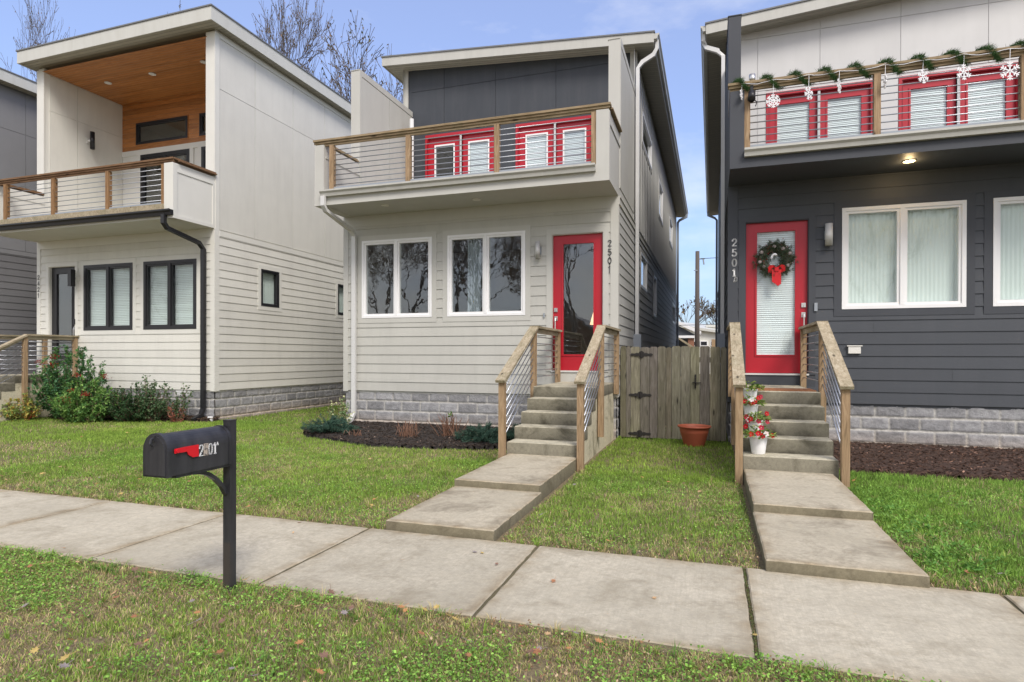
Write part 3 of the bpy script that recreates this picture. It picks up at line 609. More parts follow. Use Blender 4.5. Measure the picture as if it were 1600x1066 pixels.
    # tall wing walls each side of the deck
    for (a, b, zt) in ((X0-.0, X0+.20, 7.34), (X1-.2, X1, 7.12)):
        F_ = RIGHT(X0+.2) if a < -5 else RIGHT(X1); wm = MB().box(a, b-(.0), 10.8, 13.1, DECK-.18 if a > -5 else DECK, zt)
        o = part('wing_wall', wm, M['m_trim'], h); tm = MB(); tm.panels(F_, [10.88, 12.0, 13.09], lambda u, zt=zt: [4.46, zt-.12], d=.01); tm.fbox(F_, 10.8, 13.1, zt-.11, zt+.012, 0, .018); tm.fbox(F_, 10.8, 10.87, 4.46, zt-.11, 0, .018); tm.box(a-.012, b+.004, 10.79, 13.1, zt, zt+.014); part('wing_panel', tm, M['m_wall'], o)
    # recessed charcoal upper front with two pairs of red glazed doors
    U = FRONT(13.1); pairs = [(-6.54, -4.70), (-4.26, -2.42)]; ztr = lambda u: 8.42-.066*(u-X0)
    hu = [(a, b, DECK, 6.74) for a, b in pairs]
    us = [X0+.2, -6.05, -4.75, -3.32, -1.95, X1-.2]; mb = MB().sheet(FRONT(13.1), X0, X1, DECK, 8.1, hu, 0)
    for a, b in zip([X0]+us[1:-1], us[1:-1]+[X1]): mb.poly([U(a, 8.1, 0), U(b, 8.1, 0), U(b, ztr(b)+.1, 0), U(a, ztr(a)+.1, 0)])
    mb.panels(U, us, lambda u: [DECK, 6.80, 7.82, ztr(u)-.02], [(a-.07, b+.07, DECK, 6.8) for a, b in pairs]); part('upper_wall', mb, M['charcoal'], h)
    parts('upper_corner_trim', M['m_trim'], h, MB().fbox(U, X0-.02, X0+.10, DECK, 8.40, 0, .03), MB().fbox(U, X1-.11, X1+.02, DECK, 8.05, 0, .03).fbox(RS, 13.05, 13.17, 4.45, 8.0, .012, .04))
    for pi, (a, b) in enumerate(pairs):
        for s in (0, 1):
            u0 = a+.07+(b-a-.14)/2*s+(.022 if s else 0); u1 = a+.07+(b-a-.14)/2*(s+1)-(0 if s else .022)
            g0, g1 = u0+.15, u1-.15
            door(U, u0, u1, DECK+.03, 6.66, (g0, g1, DECK+.25, 6.50), h, M['red'], M['red'], M['glass'], 0, blind=M['wblind'] if (pi or s) else None, sill=False, cas=.012, inner=M['red'])
            wm = MB()
            for q in ((g0, g0+.035, DECK+.25, 6.5), (g1-.035, g1, DECK+.25, 6.5), (g0+.035, g1-.035, 6.465, 6.5), (g0+.035, g1-.035, DECK+.25, DECK+.285)): wm.fbox(U, *q, -.06, -.03)
            part('glazing_trim', wm, M['white'], h)
        c = (a+b)/2; mb = MB().fbox(U, c-.022, c+.022, DECK+.03, 6.66, -.08, .02); part('centre_strip', mb, M['white'], h)
        mb = MB().fbox(U, a, a+.058, DECK, 6.74, -.08, .02); mb.fbox(U, b-.058, b, DECK, 6.74, -.08, .02); mb.fbox(U, a+.058, b-.058, 6.672, 6.74, -.08, .02); part('door_frame', mb, M['red'], h)
        part('knob', MB().tube([U(c+.09, 5.45, -.045), U(c+.09, 5.45, .02)], .028, 12).fbox(U, c+.07, c+.11, 5.56, 5.62, -.045, -.02), M['steel'], h)
    part('room_wall', MB().box(X0+.2, X1-.2, 16, 16.05, DECK, 8).box(X0+.15, X1-.15, 13.2, 16, 7.0, 7.04).box(X0+.15, X1-.15, 13.14, 16, DECK-.02, DECK), M['inside'], h)
    for i, x in enumerate((-5.1, -2.9)): part('ceiling_lamp', MB().lathe([(.001, -.03), (.11, -.02), (.13, 0)], (x, 14.2, 6.98), 20), M['shade'], h)
    part('interior_lamp', MB().lathe([(.17, 0), (.10, .26)], (-2.35, 13.0, 2.15), 20), M['shade'], h)
    r, f = roof(h, -7.50, -1.15, 12.7, 29.1, 8.58, 8.13, .20, M['fascia'], M['soffit'])
    gutter(r, (-1.15, 12.72), (-1.15, 29.1), 8.12, (1, 0), M['fascia'])
    gutter(bal, (X0+.17, 9.6), (X1-.2, 9.6), 4.53, (0, -1), M['fascia'])
    part('deck_edge', MB().box(X0+.2, X1-.2, 9.6, 9.618, SOF-.004, 4.44), M['m_trim'], bal)
    railing(h, [-6.75, -5.155, -3.475, -1.81], 9.66, X0-.03, X1+.03, 4.56, 5.50, M['post'], M['capx'], 8, side=[(X1-.05, 0, 10.79), (X0+.1, 0, 10.79)])
    recessed(h, -5.8, 9.95, SOF); recessed(h, -4.02, 10.08, SOF)
    part('downspout', MB().sqtube([(-6.86, 9.53, 4.42), (-6.86, 9.53, 4.25), (-6.86, 9.60, 4.17), (-6.84, 10.40, 3.96), (-6.84, 10.52, 3.86), (-6.84, 10.52, .30), (-6.84, 10.42, .18), (-6.84, 10.2, .10)], .085, .06), M['offw'], h)
    part('downspout', MB().sqtube([(-1.10, 12.86, 8.02), (-1.10, 12.86, 7.86), (-1.17, 12.86, 7.74), (-1.40, 12.86, 7.62), (-1.49, 12.86, 7.50), (-1.49, 12.86, 1.9)], .07, .085), M['offw'], h)
    part('drain_box', MB().box(-1.56, -1.40, 12.75, 12.97, 1.3, 1.92), M['galv'], h)
    part('downspout', MB().sqtube([(-1.10, 28.6, 8.02), (-1.10, 28.6, 7.85), (-1.42, 28.6, 7.7), (-1.49, 28.6, 7.6), (-1.49, 28.6, .8)], .10, .10), M['galv'], h)
    part('vent_pipe', MB().tube([(-6.65, 12.6, DECK), (-6.65, 12.6, 6.97)], .05, 14), M['offw'], h, True)
    return h
middle_house()

# ------------------------------------------------------------------ left house (cream, cedar-lined porch)
def left_house():
    X0, X1, Y1 = -16.0, -10.45, 28.0
    h = thing('house', 'cream two-storey house with black window frames and an orange wood ceiling over its balcony', 'house', ((X0+X1)/2, 15, 0))
    wins = [(-14.41, -12.84, 2.05, 3.62), (-12.50, -10.94, 2.05, 3.62)]; dr = (-15.60, -14.72, 1.18, 3.62)
    hf = [(w[0]-.10, w[1]+.10, w[2]-.10, w[3]+.10) for w in wins]+[(dr[0]-.11, dr[1]+.11, dr[2]-.2, dr[3]+.11)]
    mb = MB().siding(F0, X0+.10, X1-.10, .68, SOF, hf); mb.sheet(FRONT(YF), X0, X1, .64, SOF, [(a+.1, b-.1, c+.1, d-.1) for a, b, c, d in hf[:2]]+[(dr[0]-.012, dr[1]+.012, dr[2], dr[3]+.012)], -.004); part('wall', mb, M['l_wall'], h)
    RS = RIGHT(X1); hr = [(12.02, 12.66, 2.67, 3.57), (15.2, 15.85, 2.67, 3.57)]; h2 = [(a-.1, b+.1, c-.1, d+.1) for a, b, c, d in hr]
    LS = LEFT(X0); parts('side_wall', M['l_wall'], h, MB().siding(RS, YF+.10, Y1, .68, 4.12, h2).sheet(RS, YF, Y1, .64, 8.7, hr, -.004), MB().siding(LS, YF+.1, Y1, .68, 4.12).sheet(LS, YF, Y1, .64, 8.7, (), -.004), MB().box(X0, X1, Y1-.02, Y1, 0, 8.6))
    mb = MB(); js = [YF+.12, 11.82]+[13.2+1.36*i for i in range(0, 11)]+[Y1]; parts('wall_panel', M['l_wall'], h, MB().panels(RS, js, lambda u: [4.26, 7.40, 8.62]), MB().panels(LS, js, lambda u: [4.26, 7.40, 8.55]), MB().panels(RIGHT(X0+.2), [YF+.11, 11.42, 12.69], lambda u: [DECK, 7.58, 8.48]), MB().panels(LEFT(X1-.2), [YF+.11, 11.42, 12.69], lambda u: [DECK, 7.58, 8.50]))
    parts('porch_side_wall', M['l_trim'], h, MB().box(X0, X0+.2, YF, 12.8, DECK-.18, 8.60), MB().box(X1-.2, X1-.004, YF, 12.8, DECK-.18, 8.64))
    parts('corner_trim', M['l_trim'], h, MB().fbox(RS, YF, YF+.11, .66, 8.62, 0, .024).fbox(F0, X1-.23, X1+.024, SOF+1.2, 8.62, 0, .026).fbox(F0, X1-.10, X1+.024, .66, SOF, 0, .028), MB().fbox(F0, X0-.024, X0+.10, .66, SOF, 0, .028), MB().fbox(F0, X0-.024, X0+.215, SOF+1.2, 8.55, 0, .026))
    parts('band_trim', M['l_trim'], h, MB().fbox(RS, YF+.11, Y1, 4.12, 4.24, 0, .03), MB().fbox(RS, YF+.11, Y1, 8.52, 8.62, 0, .03), MB().fbox(F0, X0+.10, X1-.10, 4.08, SOF, .02, .029))
    foundation(FRONT(YF+.03), X0+.02, X1-.02, -.1, .68, h); foundation(RIGHT(X1-.03), YF+.03, 20, -.1, .68, h, warm=True)
    for w in wins: window(F0, *w, h, M['l_trim'], M['black'], M['glassb'], back=M['blind'], slats=True, fw=.07)
    for q in hr: window(RS, *q, h, M['l_trim'], M['black'], M['glassb'], back=M['blind'], sashes=1, fw=.035)
    door(F0, *dr, (-15.42, -14.90, 1.5, 3.46), h, M['black'], M['l_trim'], M['glass'], 1, inner=M['l_trim'])
    shell(h, X0, X1, Y1, 8.5, 12.7, [wins[0], wins[1], dr], hr, [], M['inside'])
    numbers('2421', F0, -15.99, 3.44, .105, .15, M['num'], h, .016)
    updown_lamp(h, F0, -14.62, 3.11, 3.51, .17, .055, M['black'], True, M['l_trim']); updown_lamp(h, RIGHT(X0+.2), 11.70, 6.93, 7.38, .17, .055, M['black'], False, M['l_trim'])
    part('doorbell', MB().fbox(F0, -14.735, -14.69, 2.2, 2.33, .028, .05), M['black'], h)
    mb = MB().box(X0+.02, X1-.02, 9.52, 12.8, SOF, DECK); mb.box(X1-.23, X1, 9.5, YF-.001, SOF-.005, 5.40); mb.box(X0, X0+.2, 9.5, YF-.001, SOF-.005, 5.40); bal = part('balcony', mb, M['l_trim'], h)
    pm = MB().fbox(RS, 9.5, 9.6, SOF-.004, 5.39, 0, .016); pm.fbox(RS, 9.6, 10.6, 5.22, 5.27, 0, .016); pm.fbox(RS, 9.6, 10.6, SOF-.004, SOF+.07, 0, .016); pm.fbox(RS, 10.53, 10.6, SOF+.07, 5.22, 0, .016); parts('cheek_trim', M['l_trim'], bal, pm, MB().fbox(RIGHT(X0+.2), 9.6, 10.6, 5.2, 5.25, 0, .016))
    part('deck_board', MB().box(X0+.2, X1-.23, 9.46, 9.515, 4.44, 4.56), M['capy'], bal)
    gutter(bal, (X0, 9.5), (X1+.02, 9.5), 4.43, (0, -1), M['black'])
    railing(h, [-15.47, -13.92, -12.28, -10.72], 9.55, X0-.03, X1+.03, 4.57, 5.50, M['postd'], M['capd'], 7, side=[(X1-.03, 0, 10.6), (X0+.1, 0, 10.6)])
    # orange cedar ceiling and back wall with transom windows and glazed doors
    mb = MB(); y = YF-.05; k = 0; zc = lambda x, y: 8.50+.02*(x-X0)/5.5
    while y < 12.7: b = min(y+.09, 12.7); tv = random.uniform(.82, 1.12); mb.tint = (tv,)*3; mb.poly([(X0+.19, y, zc(X0, y)), (X1-.19, y, zc(X1, y)), (X1-.19, b-.005, zc(X1, y)), (X0+.19, b-.005, zc(X0, y))]); mb.tint = (.35,)*3; mb.poly([(X0+.19, b-.005, zc(X0, y)+.004), (X1-.19, b-.005, zc(X1, y)+.004), (X1-.19, b, zc(X1, y)+.004), (X0+.19, b, zc(X0, y)+.004)]); y = b
    part('wood_ceiling', mb, M['orange'], h)
    U = FRONT(12.7); tw = [(-15.27, -13.42, 7.32, 7.92), (-13.02, -11.17, 7.32, 7.92)]; dd = [(-15.1, -13.35, DECK, 7.02), (-12.95, -11.2, DECK, 7.02)]
    mb = MB(); z = 7.16
    while z < 8.5:
        zt = min(z+.13, 8.52); tv = random.uniform(.8, 1.15); mb.tint = (tv,)*3; mb.sheet(U, X0+.2, X1-.2, z, zt-.006, tw, .012); mb.tint = (.35,)*3; mb.sheet(U, X0+.2, X1-.2, zt-.006, zt, tw, .006); z = zt
    part('wood_wall', mb, M['orange'], h)
    mb = MB().sheet(U, X0+.2, X1-.2, DECK, 7.16, dd, 0); mb.fbox(U, X0+.2, X1-.2, 7.03, 7.17, 0, .03)
    for a, b, _, _ in dd: mb.fbox(U, a-.13, a, DECK, 7.03, 0, .03); mb.fbox(U, b, b+.13, DECK, 7.03, 0, .03)
    part('porch_back_wall', mb, M['l_trim'], h)
    for q in tw: window(U, *q, h, M['orange'], M['black'], M['glass'], sashes=1, cas=.02)
    for q in dd: window(U, q[0], q[1], q[2]+.02, q[3], h, M['l_trim'], M['black'], M['glass'], sashes=2, cas=.02, fw=.09)
    parts('room_wall', M['inside'], h, MB().box(X0+.2, X1-.2, 15.5, 15.55, DECK, 8.6), MB().box(X0+.2, X1-.2, 12.8, 15.5, 8.1, 8.14))
    for x, y in ((-14.84, 11.52), (-13.31, 11.5), (-11.59, 11.42)): recessed(h, x, y, 8.498, r=.085)
    roof(h, -16.22, -10.2, 10.24, 28.3, 8.90, 8.95, .29, M['lfascia'], M['soffit'])
    part('downspout', MB().sqtube([(-10.62, 9.44, 4.33), (-10.62, 9.44, 4.16), (-10.62, 9.52, 4.07), (-10.67, 10.38, 3.92), (-10.67, 10.50, 3.80), (-10.67, 10.50, .28), (-10.67, 10.44, .14), (-10.67, 10.22, .05)], .09, .075), M['black'], h)
    part('foundation_vent', MB().fbox(F0, -11.55, -11.15, .53, .66, -.03, .01).fbox(F0, -11.53, -11.17, .56, .58, .01, .016).fbox(F0, -11.53, -11.17, .61, .63, .01, .016), M['offw'], h)
    return h
left_house()

# ------------------------------------------------------------------ right house (dark slate, pale upper panels)
def right_house():
    X0, X1, Y1 = .27, 5.82, 28.7
    h = thing('house', 'dark slate house with a wreath on its red door and pale upper panels', 'house', ((X0+X1)/2, 15, 0))
    wins = [(1.93, 3.57, 2.20, 3.78), (3.90, 5.50, 2.20, 3.78)]; dr = (.53, 1.45, 1.19, 3.64)
    hf = [(w[0]-.11, w[1]+.11, w[2]-.11, w[3]+.11) for w in wins]+[(dr[0]-.11, dr[1]+.11, dr[2]-.2, dr[3]+.11)]
    mb = MB().siding(F0, X0+.13, X1-.10, .73, SOF, hf, ex=.185); mb.sheet(FRONT(YF), X0, X1, .69, SOF, [(a+.11, b-.11, c+.11, d-.11) for a, b, c, d in hf[:2]]+[(dr[0]-.012, dr[1]+.012, dr[2], dr[3]+.012)], -.004); part('wall', mb, M['r_wall'], h)
    LS = LEFT(X0); parts('side_wall', M['r_wall'], h, MB().siding(LS, YF+.10, Y1, .73, 4.12).sheet(LS, YF, Y1, .69, 4.2, (), -.004).sheet(LS, 13.0, Y1, 4.2, 8.0, (), -.004), MB().sheet(RIGHT(X1), YF, Y1, .69, 4.2).sheet(RIGHT(X1), 13.0, Y1, 4.2, 8.4), MB().box(X0, X1, Y1-.02, Y1, 0, 8))
    mb = MB(); mb.panels(LS, [13.1+1.22*i for i in range(0, 13)]+[Y1], lambda u: [4.26, 7.9]); part('upper_side_wall', mb, M['r_wall'], h)
    parts('corner_trim', M['r_trim'], h, MB().fbox(F0, X0-.022, X0+.13, .71, SOF, 0, .028).fbox(LS, YF, YF+.1, .71, 4.12, 0, .022), MB().fbox(F0, X1-.1, X1, .71, SOF, 0, .028)); part('band_trim', MB().fbox(LS, YF, Y1, 4.12, 4.25, 0, .03), M['r_trim'], h)
    foundation(FRONT(YF+.03), X0+.02, X1, -.1, .73, h, warm=True); foundation(LEFT(X0+.03), YF+.03, 16, -.1, .73, h)
    for w in wins: window(F0, *w, h, M['r_trim'], M['white'], M['glassb'], back=M['blind'], cas=.11, fw=.055)
    door(F0, *dr, (.70, 1.27, 1.49, 3.49), h, M['red'], M['r_trim'], M['glassb'], 1, blind=M['wblind'], inner=M['r_trim'])
    part('kick_board', MB().fbox(F0, dr[0]-.11, dr[1]+.11, .98, 1.155, -.01, .02), M['r_trim'], h)
    shell(h, X0, X1, Y1, 8.0, 13.1, [wins[0], wins[1], dr], [], [], M['inside'])
    numbers('2501', F0, .315, 3.39, .115, .165, M['numw'], h, .024, .010, True, 'B')
    updown_lamp(h, F0, 1.735, 3.20, 3.54, .09, .055, M['offw'], bracket=M['galv'])
    part('doorbell', MB().fbox(F0, 1.54, 1.585, 2.18, 2.31, .028, .05), M['galv'], h).name = 'doorbell'
    part('outlet_cover', MB().fbox(F0, 2.02, 2.19, 1.51, 1.62, .012, .06).fbox(F0, 2.0, 2.21, 1.62, 1.635, .012, .07), M['lampoff'], h)
    mb = MB().box(X0+.0, X1-.02, 9.62, 13.1, SOF, DECK); mb.box(X0-.02, X0+.18, 9.6, 10.8, SOF-.005, 5.42); bal = part('balcony', mb, M['r_trim'], h)
    part('cheek_wall', MB().box(X1-.2, X1+.002, 9.6, 13.08, SOF-.006, 5.42), M['r_trim'], bal)
    wm = MB().box(X0-.02, X0+.18, 10.8, 13.1, DECK-.18, 7.18); o = part('wing_wall', wm, M['r_trim'], h); part('wing_cap', MB().box(X0-.03, X0+.19, 10.79, 13.1, 7.18, 7.195), M['r_trim'], o)
    U = FRONT(13.1); ztr = lambda u: 7.93+.066*(u-X0); hu = [(1.02, 2.93, DECK, 6.74), (3.33, 5.24, DECK, 6.74)]
    us = [X0+.18, .86, 1.99, 3.36, 4.74, X1]; mb = MB().sheet(U, X0, X1, DECK, 7.9, hu, 0)
    mb.poly([U(X0, 7.9, 0), U(X1, 7.9, 0), U(X1, ztr(X1)+.15, 0), U(X0, ztr(X0)+.15, 0)]); mb.panels(U, us, lambda u: [DECK, 6.80, 7.87, ztr(u)+.05], [(a-.01, b+.01, DECK, 6.8) for a, b, _, _ in hu]); part('upper_wall', mb, M['r_panel'], h)
    for a, b, _, _ in hu:
        for s in (0, 1):
            u0 = a+.07+(b-a-.14)/2*s+(.022 if s else 0); u1 = a+.07+(b-a-.14)/2*(s+1)-(0 if s else .022)
            door(U, u0, u1, DECK+.03, 6.66, (u0+.14, u1-.14, DECK+.25, 6.50), h, M['red'], M['red'], M['glassb'], 0, blind=M['wblind'], sill=False, cas=.012, inner=M['red'])
        c = (a+b)/2; part('centre_strip', MB().fbox(U, c-.022, c+.022, DECK+.03, 6.66, -.08, .02), M['white'], h)
        mb = MB().fbox(U, a, a+.058, DECK, 6.74, -.08, .02); mb.fbox(U, b-.058, b, DECK, 6.74, -.08, .02); mb.fbox(U, a+.058, b-.058, 6.672, 6.74, -.08, .02); part('door_frame', mb, M['red'], h)
        part('knob', MB().tube([U(c-.09, 5.45, -.045), U(c-.09, 5.45, .02)], .028, 12).fbox(U, c-.11, c-.07, 5.45, 5.52, -.045, .0), M['steel'], h)
    part('room_wall', MB().box(X0+.2, X1-.2, 15, 15.05, DECK, 8), M['inside'], h)
    r, f = roof(h, -.13, 6.2, 12.7, 29.1, 8.12, 8.56, .20, M['fascia'], M['soffit'])
    gutter(r, (-.13, 12.72), (-.13, 29.1), 8.11, (-1, 0), M['fascia'])
    gutter(bal, (X0+.18, 9.6), (X1, 9.6), 4.53, (0, -1), M['fascia']); part('deck_edge', MB().box(X0+.18, X1, 9.6, 9.618, SOF-.004, 4.44), M['r_trim'], bal)
    railing(h, [.49, 2.19, 3.89, 5.59], 9.66, X0-.05, X1+.03, 4.56, 5.54, M['post'], M['capx'], 8, side=[(X0+.08, 0, 10.79)])
    recessed(h, 2.68, 10.0, SOF, True, .085)
    part('downspout', MB().sqtube([(-.18, 12.86, 8.01), (-.18, 12.86, 7.86), (-.12, 12.86, 7.72), (.10, 12.86, 7.62), (.20, 12.86, 7.50), (.20, 12.86, 1.9)], .07, .085), M['offw'], h)
    part('drain_box', MB().box(.10, .265, 12.75, 12.97, 1.3, 1.92), M['galv'], h)
    part('downspout', MB().sqtube([(-.18, 28.6, 8.01), (-.18, 28.6, 7.85), (.12, 28.6, 7.7), (.2, 28.6, 7.6), (.2, 28.6, .8)], .09, .09), M['galv'], h)
    part('conduit', MB().tube([(.24, 18, 4.2), (.24, 18, .8)], .03, 8), M['galv'], h)
    return h
right_house()

# ------------------------------------------------------------------ far-left house (only its grey side shows)
def far_house():
    X0, X1, Y1 = -23.3, -17.8, 28.0
    h = thing('house', 'mid grey two-storey house at the left edge, only its panelled side wall in view', 'house', ((X0+X1)/2, 15, 0)); RS = RIGHT(X1)
    part('side_wall', MB().siding(RS, YF, Y1, .7, 4.15).sheet(RS, YF, Y1, .6, 8.7, (), -.004), M['far_low'], h)
    part('wall_panel', MB().panels(RS, [YF, 11.45, 12.8]+[14.1+1.3*i for i in range(11)], lambda u: [4.27, 7.45, 8.55]), M['far_wall'], h)
    parts('wall', M['far_low'], h, MB().siding(F0, X0, X1, .7, SOF).box(X0, X1, YF+.01, YF+.05, .6, 8.5), MB().box(X0, X1, Y1-.02, Y1, 0, 8.5), MB().box(X0, X0+.02, YF, Y1, .6, 8.5))
    part('band_trim', MB().fbox(RS, YF, Y1, 4.15, 4.26, 0, .03), M['far_wall'], h)
    foundation(RIGHT(X1-.03), YF+.03, 15, -.1, .7, h); foundation(FRONT(YF+.03), X0, X1, -.1, .7, h)
    roof(h, -23.6, -17.5, 10.1, 28.3, 8.80, 8.86, .27, M['lfascia'], M['soffit'])
far_house()

# ------------------------------------------------------------------ steps
steps(-2.57, -1.62, 7.56, 'concrete steps with wood and metal rod railings up to the grey house red door')
steps(.35, 1.33, 7.40, 'concrete steps with weathered railings and stacked flower pots up to the dark house door', tread=.30)
steps(-15.62, -14.68, 8.1, 'concrete steps with wood railing behind the berry shrub at the cream house', tread=.28)

# ------------------------------------------------------------------ gate between the houses
def gate():
    t = thing('wooden_gate', 'weathered board gate with black strap hinges closing the gap between the grey and dark houses', 'gate', (-.6, 10.8, 0))
    px = [978.8, 988, 994.5, 1009, 1023, 1035, 1047, 1055.5, 1068.5, 1082, 1095.7, 1110, 1124.5, 1133]
    u0, u1 = -1.54, .24; xs = [u0+(u1-u0)*(p-px[0])/(px[-1]-px[0]) for p in px]; mb = MB()
    for i, (a, b) in enumerate(zip(xs, xs[1:])):
        tv = random.uniform(.62, 1.25); mb.tint = (tv, tv*random.uniform(.95, 1.03), tv*random.uniform(.85, 1.1)); d = 0 if i % 2 == 0 else .010; zt = 1.625+random.uniform(-.012, .015); c = .022; g = .003
        pts = [(a+g, .03), (b-g, .03), (b-g, zt-c), (b-g-c, zt), (a+g+c, zt), (a+g, zt-c)]; y0, y1 = 10.78-d, 10.798-d
        mb.poly([(u, y0, z) for u, z in pts]); mb.poly([(u, y1, z) for u, z in pts][::-1])
        for j in range(6): k = (j+1) % 6; mb.poly([(pts[j][0], y0, pts[j][1]), (pts[k][0], y0, pts[k][1]), (pts[k][0], y1, pts[k][1]), (pts[j][0], y1, pts[j][1])])
    part('board_panel', mb, M['fence'], t)
    for z in (.3, .85, 1.4): part('back_rail', MB().box(u0, u1, 10.80, 10.84, z-.045, z+.045), M['fence'], t)
    for x in (xs[4], xs[9]+.02): part('gate_post', MB().box(x-.045, x+.045, 10.845, 10.93, -.05, 1.6), M['fence'], t)
    for (x, z) in ((-1.17, 1.49), (-1.19, .78), (-1.2, .10)):
        mb = MB(); y = 10.765; L = .20
        pts = [(-L, 0), (-.17, .022), (-.12, .016), (-.08, .03), (-.05, .022), (-.035, .05), (0, .062), (.035, .05), (.05, .022), (.08, .03), (.12, .016), (.17, .022), (L, 0)]
        pts = pts+[(a, -b) for a, b in pts[::-1][1:-1]]; mb.poly([(x+a, y-.006, z+b) for a, b in pts])
        for j in range(len(pts)): k = (j+1) % len(pts); mb.poly([(x+pts[j][0], y-.006, z+pts[j][1]), (x+pts[k][0], y-.006, z+pts[k][1]), (x+pts[k][0], y+.008, z+pts[k][1]), (x+pts[j][0], y+.008, z+pts[j][1])])
        mb.tube([(x, y-.010, z-.055), (x, y-.010, z+.055)], .010, 8); part('hinge', mb, M['iron'], t)
    x, z = -.26, 1.02; mb = MB().box(x-.012, x+.012, 10.755, 10.768, z-.10, z+.13); mb.bar((x-.05, 10.75, z-.01), (x+.09, 10.75, z-.01), .012, .014); mb.tube([(x, 10.76, z+.08), (x, 10.72, z+.07), (x, 10.71, z), (x, 10.73, z-.06), (x, 10.76, z-.07)], .008, 8); part('latch', mb, M['iron'], t)
gate()
def big_pot():
    c = (-.265, 10.27, 0); t = thing('plant_pot', 'large empty terracotta coloured pot on the grass in front of the wooden gate', 'pot', c)
    part('pot_body', MB().lathe([(.001, .0), (.155, .0), (.165, .02), (.225, .235), (.228, .24), (.224, .246), (.236, .30), (.262, .305), (.268, .318), (.262, .33), (.245, .328), (.235, .305), (.222, .22)], c, 48), M['terracotta'], t, True)
    part('soil', MB().lathe([(.001, .235), (.22, .235)], c, 24), M['soil'], t)
big_pot()

# ------------------------------------------------------------------ mailbox
def mailbox():
    t = thing('mailbox', 'black post-mounted mailbox with a red flag beside the sidewalk', 'mailbox', (-2.85, 3.0, 0))
    part('post', MB().box(-2.848, -2.796, 2.957, 3.009, .30, 1.045).box(-2.850, -2.794, 2.955, 3.011, 1.045, 1.053), M['mailbox'], t)
    mb = MB(); mb.box(-2.848, -2.796, 2.957, 3.009, -.1, .30); part('post_sleeve', mb, paint('worn_black_sleeve', (.03, .032, .033), rough=.6, dirt=.8, dirtcol=(.075, .05, .035)), t)
    xc, hw, z0, zs = -2.862, .083, .79, .925; prof = [(-hw, 0), (hw, 0)]+[(hw*math.cos(a*math.pi/16), zs-z0+hw*1.12*math.sin(a*math.pi/16)) for a in range(17)]
    def shell_(mb, y0, y1, s=1.0, back=True, front=True):
        A = [(xc+x*s, y0, z0+(.09+(z-.09)*s)) for x, z in prof]; B = [(p[0], y1, p[2]) for p in A]; n = len(A)
        for i in range(n): j = (i+1) % n; mb.poly([A[i], A[j], B[j], B[i]])
        if front: mb.poly(A)
        if back: mb.poly(B[::-1])
    mb = MB(); shell_(mb, 2.515, 2.955); body = part('box_body', mb, M['mailbox'], t)
    for p in body.data.polygons: p.use_smooth = False
    dm = MB(); shell_(dm, 2.492, 2.520, 1.05); shell_(dm, 2.484, 2.492, .93); dd = part('box_door', dm, M['mailbox'], t); dm = MB(); shell_(dm, 2.93, 2.945, 1.03); part('rear_rim', dm, M['mailbox'], t)
    hm = MB().tube([(xc, 2.485, 1.0), (xc, 2.468, .995), (xc, 2.462, .97), (xc, 2.475, .955)], .006, 8); hm.box(xc-.012, xc+.012, 2.478, 2.486, .98, 1.012); part('door_pull', hm, M['mailbox'], dd)
    xs = xc+hw; S = lambda y, z, d: (xs+d, y, z)
    fm = MB(); pts = [(2.535, .937), (2.535, .912), (2.615, .912), (2.625, .892), (2.655, .874), (2.695, .874), (2.695, .940), (2.60, .940)]; A = [S(y, z, .010) for y, z in pts]; B = [S(y, z, .004) for y, z in pts]; fm.poly(A)
    for i in range(len(pts)): j = (i+1) % len(pts); fm.poly([A[i], A[j], B[j], B[i]])
    fm.tube([S(2.55, .925, .0), S(2.55, .925, .016)], .011, 12); part('flag', fm, M['redflag'], t)
    nm = MB(); y = 2.705; h = .062
    part('sticker', MB().fbox(S, 2.738, 2.772, .868, .938, .001, .0022), M['sticker'], t)
    for i, ch in enumerate('2501'):
        if ch == '5': y += .034; continue
        glyph(nm, ch, lambda a, b, y=y: (S(y+a, .870+b, .0035), S(y+a, .870+b, .001)), h, .0085, .0035, True, .8); y += .034 if ch != '1' else .02
    glyph(nm, 'A', lambda a, b: (S(2.835+a, .917+b, .0035), S(2.835+a, .917+b, .001)), .018, .003); part('box_number', nm, M['numw'], t)
    nm = MB(); glyph(nm, '5', lambda a, b: (S(2.742+a, .872+b, .0042), S(2.742+a, .872+b, .002)), h, .0085, .003, True, .75); part('box_number', nm, paint('worn_number', (.30, .27, .24), bump=0), t)
    am = MB(); P = [(-2.828, 2.70, .775), (-2.828, 2.76, .768), (-2.828, 2.82, .745), (-2.828, 2.87, .71), (-2.828, 2.92, .66), (-2.828, 2.957, .60)]
    for a, b in zip(P, P[1:]): am.bar(a, b, .028, .022, (0, .5, 1))
    part('bracket_arm', am, M['mailbox'], t); part('base_board', MB().box(-2.93, -2.79, 2.56, 2.955, .772, .789), M['mailbox'], t)
mailbox()
def drain_cap():
    o = part('drain_cap', MB().lathe([(.001, .12), (.05, .12), (.058, .11), (.06, 0), (.07, 0)], (-10.42, 10.45, 0), 20), M['offw'], None, True)
    center_origin(o, (-10.42, 10.45, 0)); tag(o, 'small white drain cap in the grass at the cream house corner', 'drain cap')
drain_cap()
o = part('doormat', MB().box(.50, 1.30, 8.72, 9.25, .998, 1.014), M['mat']); center_origin(o, (.9, 9, 1.0)); tag(o, 'orange brown doormat on the landing of the dark house', 'doormat')

